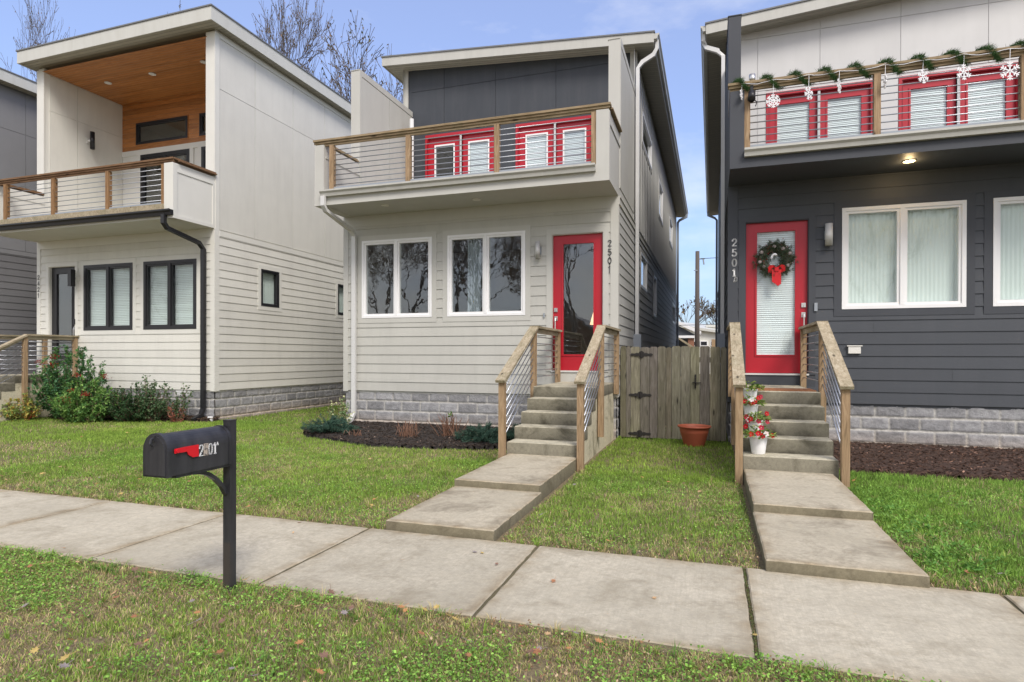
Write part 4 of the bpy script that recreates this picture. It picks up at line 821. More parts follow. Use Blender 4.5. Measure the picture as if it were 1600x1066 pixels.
# ------------------------------------------------------------------ Christmas decorations
NEED = [(.05, .11, .03), (.075, .15, .045), (.035, .08, .025)]
def needles(mb, c, d, n, l, spread, cols, w=.0022):
    c = Vector(c); d = Vector(d).normalized()
    for _ in range(n):
        v = (d+Vector([random.gauss(0, spread) for _ in range(3)])).normalized(); a = v.cross(Vector((random.random(), random.random(), random.random()))).normalized()*w
        L = l*random.uniform(.6, 1.1); p = c+Vector([random.gauss(0, l*.18) for _ in range(3)]); k = random.choice(cols); s = random.uniform(.7, 1.35); mb.tint = tuple(x*s for x in k); mb.poly([p-a, p+a, p+v*L])
def garland():
    mb = MB(); x = .25; t = .0
    while x < 5.8:
        ph = ((x-.32)/.385) % 1.0; k = int((x-.32)/.385)     # wraps over the rail, hanging in front between crossings
        a = ph*2*math.pi; up = math.cos(a); y = 9.66-.085*math.sin(a)*1.05-.015; z = 5.50+.055*up+(.02 if up > 0 else -.02)
        if 5.42 < z and y > 9.5 or True: needles(mb, (x, y, z), (.5, -.2*math.sin(a), .25*up), 32 if ph < .55 or ph > .9 else 14, .075, .8, NEED, .0028)
        x += .014
    o = part('garland', mb, M['leaf']); center_origin(o, (.9, 9.6, 5.5)); tag(o, 'green pine garland wound along the balcony rail of the dark house', 'garland')
garland()
SN = [(.41, 5.34, .075, 70), (.84, 5.19, .098, 5), (1.31, 5.24, .095, 48), (1.70, 5.29, .10, 66), (2.27, 5.27, .09, 88), (2.72, 5.28, .095, 35), (3.19, 5.27, .105, 22), (3.70, 5.21, .12, 8), (4.35, 5.24, .10, 30), (5.05, 5.25, .10, 15)]
SNL = ['white snowflake ornament seen nearly edge-on beside the black floodlight', 'white snowflake ornament facing front at the first red door edge', 'small turned snowflake ornament over the left door glass', 'steeply tilted snowflake ornament left of the second balcony post', 'white snowflake ornament seen edge-on just right of the second balcony post', 'turned snowflake ornament above the third balcony door glass', 'snowflake ornament over the white strip between the right pair of doors', 'largest snowflake ornament at the right edge of the photo', 'snowflake ornament farther along the rail beyond the frame', 'last snowflake ornament at the far end of the rail']
def decorations():
    cm = MB(); pts = []
    for i, (x, z, r, a) in enumerate(SN[:-1]):
        nx = SN[i+1][0]
        for k in range(6): f = k/6; pts.append((x+(nx-x)*f, 9.568, 5.505-.03*math.sin(f*math.pi)+random.uniform(-.006, .012)))
    cm.tube(pts, .0045, 5); o = part('light_cord', cm, M['snow']); center_origin(o, (.41, 9.568, 5.5)); tag(o, 'thin white cord of the snowflake lights strung along the balcony rail', 'cord')
    for i, (x, z, r, a) in enumerate(SN):
        rot = Matrix.Rotation(R(a), 4, 'Z'); sw = Matrix.Rotation(R({3: 22, 5: -14, 2: 12}.get(i, random.uniform(-4, 4))), 4, 'Y'); T = Matrix.Translation((x, 9.565, z))@rot@sw; mb = MB(); y = 0
        n = 8 if i == 1 else 6
        for k in range(n):
            t = 2*math.pi*k/n+math.pi/2; d = Vector((math.cos(t), 0, math.sin(t)))
            mb.bar(T@Vector((0, 0, 0)), T@(d*r), .014, .010, T.to_3x3()@Vector((0, 1, 0)))
            for q, l in ((.45, .30), (.72, .34)):
                for s in (-1, 1): e = Vector((math.cos(t+s*.9), 0, math.sin(t+s*.9))); mb.bar(T@(d*r*q), T@(d*r*q+e*r*l), .012, .010, T.to_3x3()@Vector((0, 1, 0)))
        mb.lathe([(.001, -.01), (.017, 0), (.001, .01)], T@Vector((0, 0, 0)), 8)
        mb.tube([(x, 9.566, z+r*.95), (x+.004, 9.566, 5.50)], .004, 5)
        o = part('snowflake', mb, M['snow']); center_origin(o, (x, 9.565, z)); tag(o, SNL[i], 'snowflake', 'snowflake lights on the balcony rail')
    t = thing('floodlight', 'small black floodlight clamped under the left end of the dark house balcony rail', 'floodlight', (.55, 9.58, 5.4))
    part('lamp_head', MB().tube([(.55, 9.57, 5.36), (.545, 9.53, 5.24)], [.05, .055], 16).tube([(.545, 9.53, 5.24), (.545, 9.525, 5.232)], .048, 16), M['black'], t, True); part('clamp', MB().box(.53, .57, 9.585, 9.615, 5.33, 5.47).tube([(.57, 9.55, 5.25), (.62, 9.55, 5.2), (.60, 9.55, 5.14)], .009, 6), M['black'], t)
    o = part('metal_can', MB().tube([(.56, 9.66, 5.54), (.56, 9.66, 5.66)], .045, 18), M['steel'], None, True); center_origin(o, (.56, 9.66, 5.54)); tag(o, 'silver metal can standing on the left end of the dark house rail', 'can')
    # wreath
    t = thing('wreath', 'Christmas wreath with pine cones, red berries and a red bow on the dark house door', 'wreath', (.965, 10.60, 3.03)); mb = MB(); Rr = .19
    for i in range(380):
        a = i*2*math.pi/380; c = Vector((.965+Rr*math.cos(a), 10.595, 3.03+Rr*math.sin(a))); o_ = Vector([random.gauss(0, .05), random.uniform(-.08, .02), random.gauss(0, .05)])
        needles(mb, c+o_, (math.cos(a)*.8-math.sin(a)*.6, -.5, math.sin(a)*.8+math.cos(a)*.6), 16, .06, .7, [(.06, .11, .055), (.09, .13, .075), (.12, .11, .06), (.04, .075, .04), (.14, .15, .12)], .0034)
    part('pine_ring', mb, M['leaf'], t)
    part('pine_ring_core', MB().tube([(.965+Rr*math.cos(i*math.pi/14), 10.6, 3.03+Rr*math.sin(i*math.pi/14)) for i in range(29)], .07, 8), paint('wreath_core', (.05, .06, .035)), t)
    for a, rr in ((95, .2), (150, .235), (190, .23), (215, .2), (20, .23), (55, .2), (-30, .22)):
        c = (.965+rr*math.cos(R(a)), 10.535, 3.03+rr*math.sin(R(a))-.02); m = MB()
        for k in range(5): r0 = .036*(1-k*.16)
        m.lathe([(.001, -.01), (.028, 0), (.024, .008), (.036, .016), (.026, .024), (.031, .032), (.018, .04), (.001, .05)], c, 9); part('pine_cone', m, paint('frosted_cone', (.46, .40, .39), var=.5, scale=60), t)
    bm = MB()
    for _ in range(120):
        a = random.uniform(0, 6.283); rr = Rr+random.gauss(0, .04); c = Vector((.965+rr*math.cos(a), 10.55+random.uniform(-.03, .02), 3.03+rr*math.sin(a))); r = .009; bm.lathe([(.001, -r), (r, 0), (.001, r)], c, 6)
    part('berries', bm, paint('berry_red', (.30, .012, .02), rough=.3, bump=0), t)
    wb = MB(); c = Vector((.985, 10.515, 2.86))
    for s in (-1, 1):
        for k in range(2):
            P = [c, c+Vector((s*.055, -.02, .055+.0*k)), c+Vector((s*.115, -.01, .04-.05*k)), c+Vector((s*.10, .0, -.02-.025*k)), c+Vector((s*.04, .0, -.012))]
            for a, b in zip(P, P[1:]): wb.bar(a, b, .036, .004, (0, 1, .3))
    wb.box(.955, 1.015, 10.49, 10.525, 2.83, 2.89)
    for dx, l in ((-.03, .22), (.02, .26)): wb.poly([(c.x+dx-.04, 10.505, 2.85), (c.x+dx+.045, 10.505, 2.85), (c.x+dx+.045, 10.50, 2.88-l), (c.x+dx, 10.50, 2.85-l), (c.x+dx-.04, 10.50, 2.88-l)])
    part('bow', wb, M['ribbon'], t)
    ribs = MB()
    for i in range(14):
        a = R(60+i*9); p = Vector((.955+.045*math.cos(a), 10.52, 3.04+.06*math.sin(a))); ribs.lathe([(.001, -.02), (.02, 0), (.001, .02)], p, 6)
    part('white_bird', ribs, M['snow'], t)
decorations()

# ------------------------------------------------------------------ foliage helpers
def leaf(mb, p, d, l, w, col, fold=.25):
    d = Vector(d).normalized(); s = d.cross(Vector((random.gauss(0, .3), random.gauss(0, .3), 1))).normalized()*w; n = s.cross(d).normalized()*w*fold; p = Vector(p); k = random.uniform(.7, 1.3); mb.tint = (col[0]*k, col[1]*k, col[2]*k)
    m = p+d*l*.45; mb.poly([p, m+s+n, p+d*l]); mb.poly([p, p+d*l, m-s+n])
def rnd(s=1): return Vector((random.gauss(0, s), random.gauss(0, s), random.gauss(0, s)))
def shrub(name, label, cat, loc, stems, height, rad, leafl, leafw, cols, dens, group=None, lean=.5, berries=0, bcol=(.33, .045, .025), flop=.0, bot=.15, per=6, stemmat='twig', sides=4):
    t = thing(name, label, cat, loc, group); sm = MB(); lm = MB(); bm = MB(); L0 = Vector(loc)
    for i in range(stems):
        a = random.uniform(0, 6.283); q = random.random()**.5; tip = L0+Vector((math.cos(a)*rad*q, math.sin(a)*rad*q*.8, height*random.uniform(.45, 1)*(1-.45*q*q)))
        base = L0+Vector((math.cos(a)*rad*.18, math.sin(a)*rad*.18, -.03)); mid = (base+tip)/2+Vector((math.cos(a), math.sin(a), .6))*rad*.10*lean+rnd(.02); P = [base, (base+mid)/2+rnd(.01), mid, (mid+tip)/2+rnd(.015), tip]
        sm.tube(P, [.009, .008, .006, .004, .002], 4, False)
        for k in range(dens):
            f = bot+(1-bot)*random.random(); j = min(int(f*4), 3); p = P[j].lerp(P[j+1], f*4-j); out = (rnd(1)+Vector((math.cos(a)*.6, math.sin(a)*.6, .4-flop))).normalized(); e = p+out*random.uniform(.03, .10)*(.5+leafl*8)
            sm.tube([p, e], [.0025, .001], 3, False); c = random.choice(cols)
            for _ in range(per): leaf(lm, p.lerp(e, random.uniform(.3, 1)), out+rnd(.7), leafl*random.uniform(.7, 1.4), leafw*1.45, (c[0]*2.7, c[1]*2.6, c[2]*2.3))
    part('stems', sm, M[stemmat], t); part('foliage', lm, M['leaf'], t)
    if berries:
        for (bx, by, bz, br) in berries:
            for _ in range(46):
                p = L0+Vector((bx, by, bz))+Vector((random.gauss(0, br*.8), random.gauss(0, br*.6), random.gauss(0, br*.5))); r = .009; s = random.uniform(.7, 1.4); bm.tint = (bcol[0]*s, bcol[1]*s, bcol[2]*s); bm.lathe([(.001, -r), (r*.9, -r*.3), (r*.9, r*.4), (.001, r)], p, 6)
        part('berries', bm, M['leaf'], t)['kind'] = 'stuff'
    return t
ND = [(.045, .10, .035), (.03, .075, .03), (.06, .13, .045), (.035, .085, .045)]; ND2 = [(.10, .17, .05), (.07, .14, .04), (.05, .11, .035)]
shrub('berry_shrub', 'tall feathery green shrub with red berry clusters against the porch railing', 'shrub', (-13.70, 9.75, 0), 95, 1.85, .85, .050, .012, ND, 34, 'berry shrubs by the porch', berries=[(-.42, -.35, 1.30, .06), (.05, -.4, 1.42, .06), (.02, -.4, 1.25, .06), (.62, -.3, 1.02, .05), (-.55, -.5, .12, .09)], per=7)
shrub('berry_shrub', 'low wide berry shrub with pale green leaves in front of the tall one', 'shrub', (-12.95, 9.55, 0), 80, 1.0, .78, .050, .012, ND2, 28, 'berry shrubs by the porch', berries=[(.05, -.45, .52, .07), (.42, -.3, .62, .06), (.55, .0, 1.0, .06), (.12, -.4, .70, .05)], per=7)
shrub('berry_shrub', 'pale yellowish feathery shrub spilling over the porch wall at the left', 'shrub', (-14.55, 9.30, 0), 40, .62, .45, .045, .010, [(.16, .19, .06), (.10, .15, .05), (.20, .15, .04)], 18, 'berry shrubs by the porch', per=6)
shrub('evergreen_shrub', 'dark dense evergreen shrub under the left pair of windows', 'shrub', (-12.10, 9.95, 0), 110, .88, .72, .028, .009, [(.022, .05, .02), (.03, .065, .028), (.018, .04, .018)], 34, per=7)
shrub('evergreen_shrub', 'round-leaved shrub with upright shoots below the right cream house window', 'shrub', (-11.62, 10.1, 0), 60, 1.12, .58, .034, .015, [(.05, .09, .05), (.035, .07, .035), (.075, .11, .06)], 15, per=5)
shrub('thin_shrub', 'thin leggy shrub with reddish lower leaves next to the black downspout', 'shrub', (-11.02, 10.2, 0), 11, 1.12, .28, .032, .015, [(.04, .075, .035), (.06, .09, .045)], 20, per=4)
shrub('thin_shrub', 'short reddish brown plant at the foot of the thin leggy shrub', 'shrub', (-11.0, 10.02, 0), 16, .5, .26, .025, .011, [(.16, .06, .045), (.10, .05, .03)], 12, per=4)
JU = [(.07, .14, .105), (.09, .18, .13), (.05, .10, .075), (.12, .21, .145)]
def juniper(label, loc, rx, ry, h, n):
    t = thing('juniper', label, 'juniper', loc, 'low junipers in the bed of the grey house'); mb = MB(); sm = MB(); L0 = Vector(loc)
    for i in range(n):
        a = random.uniform(0, 6.283); q = random.uniform(.25, 1); tip = L0+Vector((math.cos(a)*rx*q, math.sin(a)*ry*q, h*random.uniform(.35, 1)*(1.1-q*.6))); base = L0+Vector((0, 0, .03)); mid = (base+tip)/2+Vector((0, 0, h*.15)); sm.tube([base, mid, tip], [.006, .004, .002], 3, False)
        for k in range(30):
            f = random.random()**.6; p = base.lerp(mid, f*2) if f < .5 else mid.lerp(tip, f*2-1); d = (tip-base).normalized()+Vector((0, 0, .25)); needles(mb, p+rnd(.018), d, 10, .06, .55, JU, .0042)
    part('stems', sm, M['twig'], t); part('foliage', mb, M['leaf'], t)
juniper('spreading blue-green juniper at the left corner of the grey house bed', (-6.55, 9.25, 0), .62, .42, .42, 42)
juniper('low blue-green juniper beside the grey house steps', (-3.55, 9.15, 0), .52, .36, .36, 40)
juniper('small darker juniper tucked between the bed and the stair post', (-3.0, 9.45, 0), .32, .34, .40, 22)
shrub('variegated_shrub', 'pale spotted leafy plant at the base of the left white downspout', 'shrub', (-6.85, 10.05, 0), 30, .78, .26, .026, .013, [(.10, .16, .08), (.26, .28, .18), (.07, .12, .06)], 14, per=4)
def twigs(label, loc, n, h, sp, leaf_=False):
    t = thing('cut_back_shrub', label, 'shrub', loc, 'cut back bare stems in the bed'); mb = MB(); L0 = Vector(loc)
    for i in range(n):
        a = random.uniform(0, 6.283); b = L0+Vector((random.gauss(0, .09), random.gauss(0, .06), 0)); e = b+Vector((math.cos(a)*sp*random.random(), math.sin(a)*sp*.6*random.random(), h*random.uniform(.5, 1))); mb.tube([b, (b+e)/2+rnd(.008), e], [.0065, .0055, .004], 4)
    part('stems', mb, paint('dry_stems', (.20, .105, .065), bump=0, var=.4), t)
    if leaf_:
        lm = MB(); 
        for _ in range(9): leaf(lm, L0+Vector((.0, 0, h*.9))+rnd(.02), rnd(1)+Vector((0, 0, .6)), .07, .022, (.16, .30, .04))
        part('new_leaves', lm, M['leaf'], t)
twigs('clump of short dry reddish stems in the middle of the mulch bed', (-4.95, 9.25, .05), 42, .30, .16)
twigs('wider clump of dry stems with a few bright green leaves', (-4.22, 9.45, .05), 46, .44, .34, True)
twigs('tiny dry stub of stems left of the middle clump', (-5.85, 9.0, .05), 14, .14, .12)
def flower_pot(label, x, y, z, s, red):
    t = thing('flower_pot', label, 'flower pot', (x, y, z), 'white pots of flowers on the steps')
    part('pot_body', MB().lathe([(.001, 0), (.062*s, 0), (.066*s, .01), (.088*s, .165*s), (.086*s, .17*s), (.094*s, .172*s), (.096*s, .192*s), (.088*s, .195*s), (.082*s, .175*s)], (x, y, z), 32), M['white'], t, True); part('soil', MB().lathe([(.001, .17*s), (.084*s, .17*s)], (x, y, z), 20), M['soil'], t)
    lm = MB(); cols = [(.16, .26, .04), (.24, .32, .07), (.10, .19, .03), (.32, .36, .12)]
    for i in range(170):
        a = random.uniform(0, 6.283); q = random.random()**.6; p = Vector((x+math.cos(a)*.15*s*q, y+math.sin(a)*.13*s*q-.01, z+.19*s+random.uniform(0, .11)*s*(1.2-q))); leaf(lm, p, Vector((math.cos(a), math.sin(a), random.uniform(-.6, .8))), .055, .016, random.choice(cols))
    part('leaves', lm, M['leaf'], t); fm = MB()
    for i in range(7 if red else 0):
        a = random.uniform(-2.6, -.3) if i < 5 else random.uniform(0, 6.28); p = Vector((x+math.cos(a)*.13*s, y+math.sin(a)*.11*s-.03, z+.2*s+random.uniform(-.02, .10))); d = Vector((math.cos(a)*.6, -.9, .25)).normalized(); e1 = d.cross(Vector((0, 0, 1))).normalized(); e2 = d.cross(e1); c = random.choice([(.55, .01, .02), (.50, .02, .06), (.62, .05, .03)]) if i != 3 else (.85, .8, .78)
        for k in range(5):
            b = 2*math.pi*k/5; q = e1*math.cos(b)+e2*math.sin(b); w = e1*math.cos(b+1.57)+e2*math.sin(b+1.57); s2 = random.uniform(.8, 1.2); fm.tint = (c[0]*s2, c[1], c[2]); fm.poly([p, p+q*.022+w*.015+d*.006, p+q*.034+d*.010, p+q*.022-w*.015+d*.006])
        fm.tint = (.7, .55, .2); fm.poly([p+d*.004+e1*.005, p+d*.004+e2*.005, p+d*.004-e1*.005, p+d*.004-e2*.005])
    if red: part('flowers', fm, M['leaf'], t)
flower_pot('lowest white pot of red and pink flowers, on the first step of the dark house', .52, 7.56, .322, 1.12, True)
flower_pot('second lowest white flower pot with red flowers and one white bloom', .51, 7.86, .494, 1.0, True)
flower_pot('third white flower pot up the steps, partly behind the wooden post', .47, 8.16, .666, 1.0, True)
flower_pot('topmost white pot with leaves only and no flowers', .48, 8.46, .838, 1.0, False)

# ------------------------------------------------------------------ grass, weeds, leaves
WALKS = [(-2.59, -1.57, 4.3, 10.7), (.32, 1.33, 4.3, 10.7), (-15.62, -14.68, 4.3, 10.7)]; HOUSES = [(-7.07, -1.60, 10.6, 29), (.30, 6, 10.6, 29), (-16, -10.47, 10.6, 29), (-24, -17.8, 10.6, 29)]
def keep(x, y, beds=True):
    k = np.ones(len(x), bool); e = .05*(fbm(x, y, 5, 9)-.5)
    for a, b, c, d in WALKS+HOUSES: k &= ~((x > a+e*.3) & (x < b+e*.3) & (y > c) & (y < d))
    nb = .11*(fbm(x, y*0, 3.1, 4)-.5)+.07*(vn(x, x*0, 14, 6)-.5)
    k &= ~((y > 3.08+nb*1.0) & (y < 4.425-np.abs(nb)*.5))
    if beds:
        for p in (BED_M, BED_R, BED_L): k &= ~inside(p, x+e, y+e*1.6)
    return k
def dryness(x, y): return np.clip((fbm(x, y, .9, 21)-.42)*3.2+(fbm(x, y, 4, 8)-.5)*1.3, 0, 1)
def greens(x, y, n):
    d = dryness(x, y); near = y < 3.2; edge = np.exp(-np.abs(y-4.45)/.35)*(y > 4)+np.exp(-np.abs(y-3.05)/.22)*near*1.1
    lush = np.clip((y-4.8)/2.5, 0, 1)*np.clip((8.5+x*0), 0, 1)
    right = (x > 1.35) & (y > 4.4); wk = sum((np.exp(-np.abs(x-e)/.09)*(y > 4.4)*(y < 7.6) for e in (-2.6, -1.57, .31, 1.34))); dd = np.clip(d*(1-.5*lush)+wk*.45+edge*.8+near*.38-right*.22, 0, 1)
    g1 = np.array([.23, .38, .06]); g2 = np.array([.40, .56, .10]); g3 = np.array([.15, .30, .06]); br = np.array([.62, .47, .29]); yl = np.array([.64, .60, .24])
    q = rng.random((n, 1)); w = fbm(x, y, 1.7, 31)[:, None]; col = g1*(1-w)+g2*w
    m = ((fbm(x, y, .7, 55)-.30)*1.6)[:, None].clip(0, 1); col = col*(1-m*.25)+g3*m*.25
    rr = right[:, None]*.35; col = col*(1-rr)+g3*rr*1.5
    isb = rng.random(n) < dd*.72; col = np.where(isb[:, None], np.where(q > .32, br, yl), col); col = col*(.62+.72*fbm(x, y, 11, 91, 2))[:, None]; return np.clip(col*rng.uniform(.45, 1.55, (n, 1)), 0, .9), dd
def grass(name, label, regs, h, w, lean=.55):
    Vs, Ts = [], []
    for (x0, x1, y0, y1, n, hs, ws) in regs:
        x = rng.uniform(x0, x1, n); y = rng.uniform(y0, y1, n); k = keep(x, y); x, y = x[k], y[k]; n = len(x); col, dd = greens(x, y, n)
        k = rng.random(n) > dd*.25+np.clip((fbm(x, y, 5, 123)-.60)*4, 0, .6); x, y, col, dd = x[k], y[k], col[k], dd[k]; n = len(x)
        clump = .55+.9*fbm(x, y, 9, 77); hh = h*hs*clump*rng.uniform(.45, 1.15, n)*(1-.45*dd); ww = w*ws*rng.uniform(.7, 1.3, n); an = rng.uniform(0, 6.283, n); la = rng.uniform(0, 6.283, n); le = rng.uniform(.15, 1, n)*lean*hh*(1.2+dd)
        dx, dy = np.cos(an)*ww, np.sin(an)*ww; lx, ly = np.cos(la)*le, np.sin(la)*le; z = np.zeros(n)-.004
        V = np.stack([np.stack([x-dx, y-dy, z], -1), np.stack([x+dx, y+dy, z], -1), np.stack([x+dx*.75+lx*.35, y+dy*.75+ly*.35, z+hh*.6], -1), np.stack([x-dx*.75+lx*.35, y-dy*.75+ly*.35, z+hh*.6], -1), np.stack([x+lx, y+ly, z+hh], -1)], 1)
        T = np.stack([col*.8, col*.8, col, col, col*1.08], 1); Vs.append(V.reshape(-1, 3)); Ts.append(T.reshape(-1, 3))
    V = np.concatenate(Vs); T = np.concatenate(Ts); n = len(V)//5; b = np.arange(n)[:, None]*5
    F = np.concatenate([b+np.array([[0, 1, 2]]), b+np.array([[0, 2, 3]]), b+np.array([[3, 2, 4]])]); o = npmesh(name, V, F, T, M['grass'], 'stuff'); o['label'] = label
def tufts():
    mb = MB()
    for _ in range(1500):
        if random.random() < .45: x, y = random.uniform(-8, 2.5), random.choice([3.0, 3.02, 2.9, 4.46, 4.5])+random.gauss(0, .05)
        else: x, y = random.uniform(-9, 4.5), random.choice([random.uniform(1.6, 3), random.uniform(4.5, 8)])
        if not keep(np.array([x]), np.array([y]))[0]: continue
        c = random.choice([(.24, .38, .06), (.34, .46, .09), (.16, .30, .06), (.50, .42, .2)]); h = random.uniform(.05, .095)*(.8 if y < 3.2 else 1)
        for i in range(random.randint(6, 14)):
            a = random.uniform(0, 6.283); d = Vector((math.cos(a), math.sin(a), 0)); k = random.uniform(.7, 1.3); mb.tint = tuple(q*k for q in c); b = Vector((x, y, 0))+d*random.uniform(0, .025); sd = Vector((-d.y, d.x, 0))*.0022; l = h*random.uniform(.6, 1.1); m = b+d*l*.25+Vector((0, 0, l*.6)); mb.poly([b-sd, b+sd, m+sd*.8, m-sd*.8]); mb.poly([m-sd*.8, m+sd*.8, b+d*l*random.uniform(.6, 1.0)+Vector((0, 0, l*random.uniform(.6, 1)))])
    o = part('grass_tufts', mb, M['leaf']); o['kind'] = 'stuff'; o['label'] = 'coarser longer grass tufts dotted through the turf and along the sidewalk'
tufts()
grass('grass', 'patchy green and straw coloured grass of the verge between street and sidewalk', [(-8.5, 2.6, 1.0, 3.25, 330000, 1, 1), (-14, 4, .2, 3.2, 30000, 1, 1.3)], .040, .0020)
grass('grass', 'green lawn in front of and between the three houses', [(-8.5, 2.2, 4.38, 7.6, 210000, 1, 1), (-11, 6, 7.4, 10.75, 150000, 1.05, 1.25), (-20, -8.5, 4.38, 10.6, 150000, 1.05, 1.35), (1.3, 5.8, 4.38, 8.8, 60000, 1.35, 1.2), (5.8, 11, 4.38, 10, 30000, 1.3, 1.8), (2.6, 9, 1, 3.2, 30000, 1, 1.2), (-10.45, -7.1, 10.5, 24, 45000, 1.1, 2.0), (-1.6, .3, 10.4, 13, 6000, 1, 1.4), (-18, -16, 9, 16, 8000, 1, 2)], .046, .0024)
def ground_leaves(name, label, n, reg, l, cols, zr=(.004, .035), bias=None, tilt=.35, seed=0):
    x0, x1, y0, y1 = reg; x = rng.uniform(x0, x1, n); y = rng.uniform(y0, y1, n); k = keep(x, y)
    if bias is not None: k &= rng.random(n) < bias(x, y)
    x, y = x[k], y[k]; n = len(x); z = rng.uniform(*zr, n); an = rng.uniform(0, 6.283, n); s = l*rng.uniform(.5, 1.3, n); dx, dy = np.cos(an), np.sin(an); tz = rng.uniform(-tilt, tilt, (n, 2)); V = []
    for a, b in ((-.5, 0), (0, -.38), (.5, 0), (0, .38)): V.append(np.stack([x+s*(a*dx-b*dy), y+s*(a*dy+b*dx), z+s*(a*tz[:, 0]+b*tz[:, 1])], -1))
    V = np.stack(V, 1).reshape(-1, 3); c = np.array(cols)[rng.integers(0, len(cols), n)]*rng.uniform(.6, 1.4, (n, 1)); o = npmesh(name, V, np.arange(n*4).reshape(-1, 4), np.repeat(c, 4, 0), M['grass'], 'stuff'); o['label'] = label
cl = [(.24, .44, .08), (.34, .56, .11), (.17, .34, .06)]
ground_leaves('clover', 'small clover leaves mixed into the verge grass', 170000, (-8, 2.6, 1.0, 3.2), .015, cl, zr=(.006, .05), tilt=.6, bias=lambda x, y: np.clip((fbm(x, y, 2.2, 5)-.40)*4.5+x*.06, 0.04, 1))
ground_leaves('clover', 'small clover and broad weeds in the lawn along the walks', 110000, (-8.5, 5, 4.4, 7.8), .016, cl, zr=(.006, .05), tilt=.6, bias=lambda x, y: np.clip((fbm(x, y, 1.6, 15)-.45)*5, 0, 1)*.8+.1)
ground_leaves('leaf_litter', 'crumbs of dry brown leaf scattered over grass edges', 60000, (-9, 3, 1.0, 6.5), .014, [(.34, .20, .10), (.46, .31, .17), (.22, .12, .07), (.55, .42, .26)], zr=(.006, .045), tilt=.7, bias=lambda x, y: np.exp(-np.abs(y-4.5)/.35)*(y > 4)+np.exp(-np.abs(y-2.95)/.35)*(y < 4)*.9+.22*(fbm(x, y, 1.5, 61) > .5)+.06)
def weeds():
    mb = MB()
    for _ in range(300):
        x = random.uniform(1.38, 4.2); y = random.uniform(4.5, 7.4)
        if random.random() < .45: x = 1.4+abs(random.gauss(0, .25)); y = random.uniform(4.6, 7)
        z = 0; k = random.choice([(.17, .33, .05), (.22, .40, .08), (.12, .27, .05)])
        for i in range(random.randint(6, 11)):
            a = random.uniform(0, 6.283); leaf(mb, (x+random.gauss(0, .03), y+random.gauss(0, .03), z+random.uniform(.01, .05)), (math.cos(a), math.sin(a), random.uniform(.15, 1.0)), random.uniform(.02, .055), .009, k)
    o = part('weeds', mb, M['leaf']); o['kind'] = 'stuff'; o['label'] = 'bright green broadleaf weeds in the lawn right of the dark house walk'
weeds()
def moss():
    mb = MB()
    for i in (0,):
        for _ in range(900): y = random.uniform(3.12, 4.4); leaf(mb, (J0+random.gauss(0, .004), y, .004), rnd(1)+Vector((0, 0, 1.2)), random.uniform(.006, .014), .003, random.choice([(.12, .17, .05), (.16, .12, .06)]))
    o = part('moss', mb, M['leaf']); o['kind'] = 'stuff'; o['label'] = 'moss and dirt growing in the sidewalk joint'
moss()
def fallen():
    outl = [(0, -.5), (.06, -.2), (.30, -.32), (.24, -.08), (.52, .04), (.28, .10), (.36, .36), (.12, .24), (0, .55), (-.12, .24), (-.36, .36), (-.28, .10), (-.52, .04), (-.24, -.08), (-.30, -.32), (-.06, -.2)]
    meshes = []
    for k, c in enumerate([(.60, .30, .13), (.42, .20, .10), (.66, .44, .24), (.28, .17, .12), (.62, .46, .16), (.36, .31, .30)]):
        mb = MB(); cv = random.uniform(.3, 1.1); P = [(x, y, cv*.35*(x*x)+.22*abs(y)**1.5*random.uniform(.3, 1.4)) for x, y in outl]
        for i in range(16): j = (i+1) % 16; s = random.uniform(.85, 1.15); mb.tint = tuple(q*s for q in c); mb.poly([(0, 0, 0), P[i], P[j]])
        mb.tube([(0, -.4, .05), (.03, -.95, .12)], .02, 3); meshes.append(mb)
    spots = [(-2.05, 3.75, .05, 0), (-.95, 3.72, .05, 0)]
    spots += [(random.uniform(-6.2, -.2), random.uniform(1.9, 3.05), .0, 1) for _ in range(96)]+[(random.uniform(-8, 1.5), random.uniform(4.5, 5.6), 0, 1) for _ in range(40)]+[(random.uniform(-13, 4), random.uniform(5, 8.4), 0, 1) for _ in range(26)]+[(random.uniform(-5, .4), random.uniform(3.15, 4.35), .02, 0) for _ in range(9)]
    protos = [part('fallen_leaf', m, M['leaf']) for m in meshes]; cn = ['orange brown', 'dark reddish brown', 'pale tan', 'dark curled', 'yellow', 'greyish']
    used = set(); 
    for i, (x, y, z, g) in enumerate(spots):
        if any(a-.05 < x < b+.05 and c < y < d for a, b, c, d in WALKS): x += 1.15
        k = i % 6; p = protos[k]; o = p if k not in used else p.copy()
        if k in used: C.objects.link(o)
        used.add(k); s = random.uniform(.032, .062)*(.75 if not g else 1.0); o.location = (x, y, (.050 if g else .016)+random.uniform(0, .01)); o.rotation_euler = (random.gauss(0, .25), random.gauss(0, .25), random.uniform(0, 6.28)); o.scale = (s, s, s)
        where = 'on the sidewalk concrete' if not g else ('in the verge grass near the street' if y < 3.2 else ('in the lawn along the sidewalk edge' if y < 5.7 else 'farther back on the lawn')); o['label'] = f'{cn[k]} fallen leaf lying {where}'; o['category'] = 'leaf'; o['group'] = f'{cn[k]} fallen leaves {where}'
fallen()

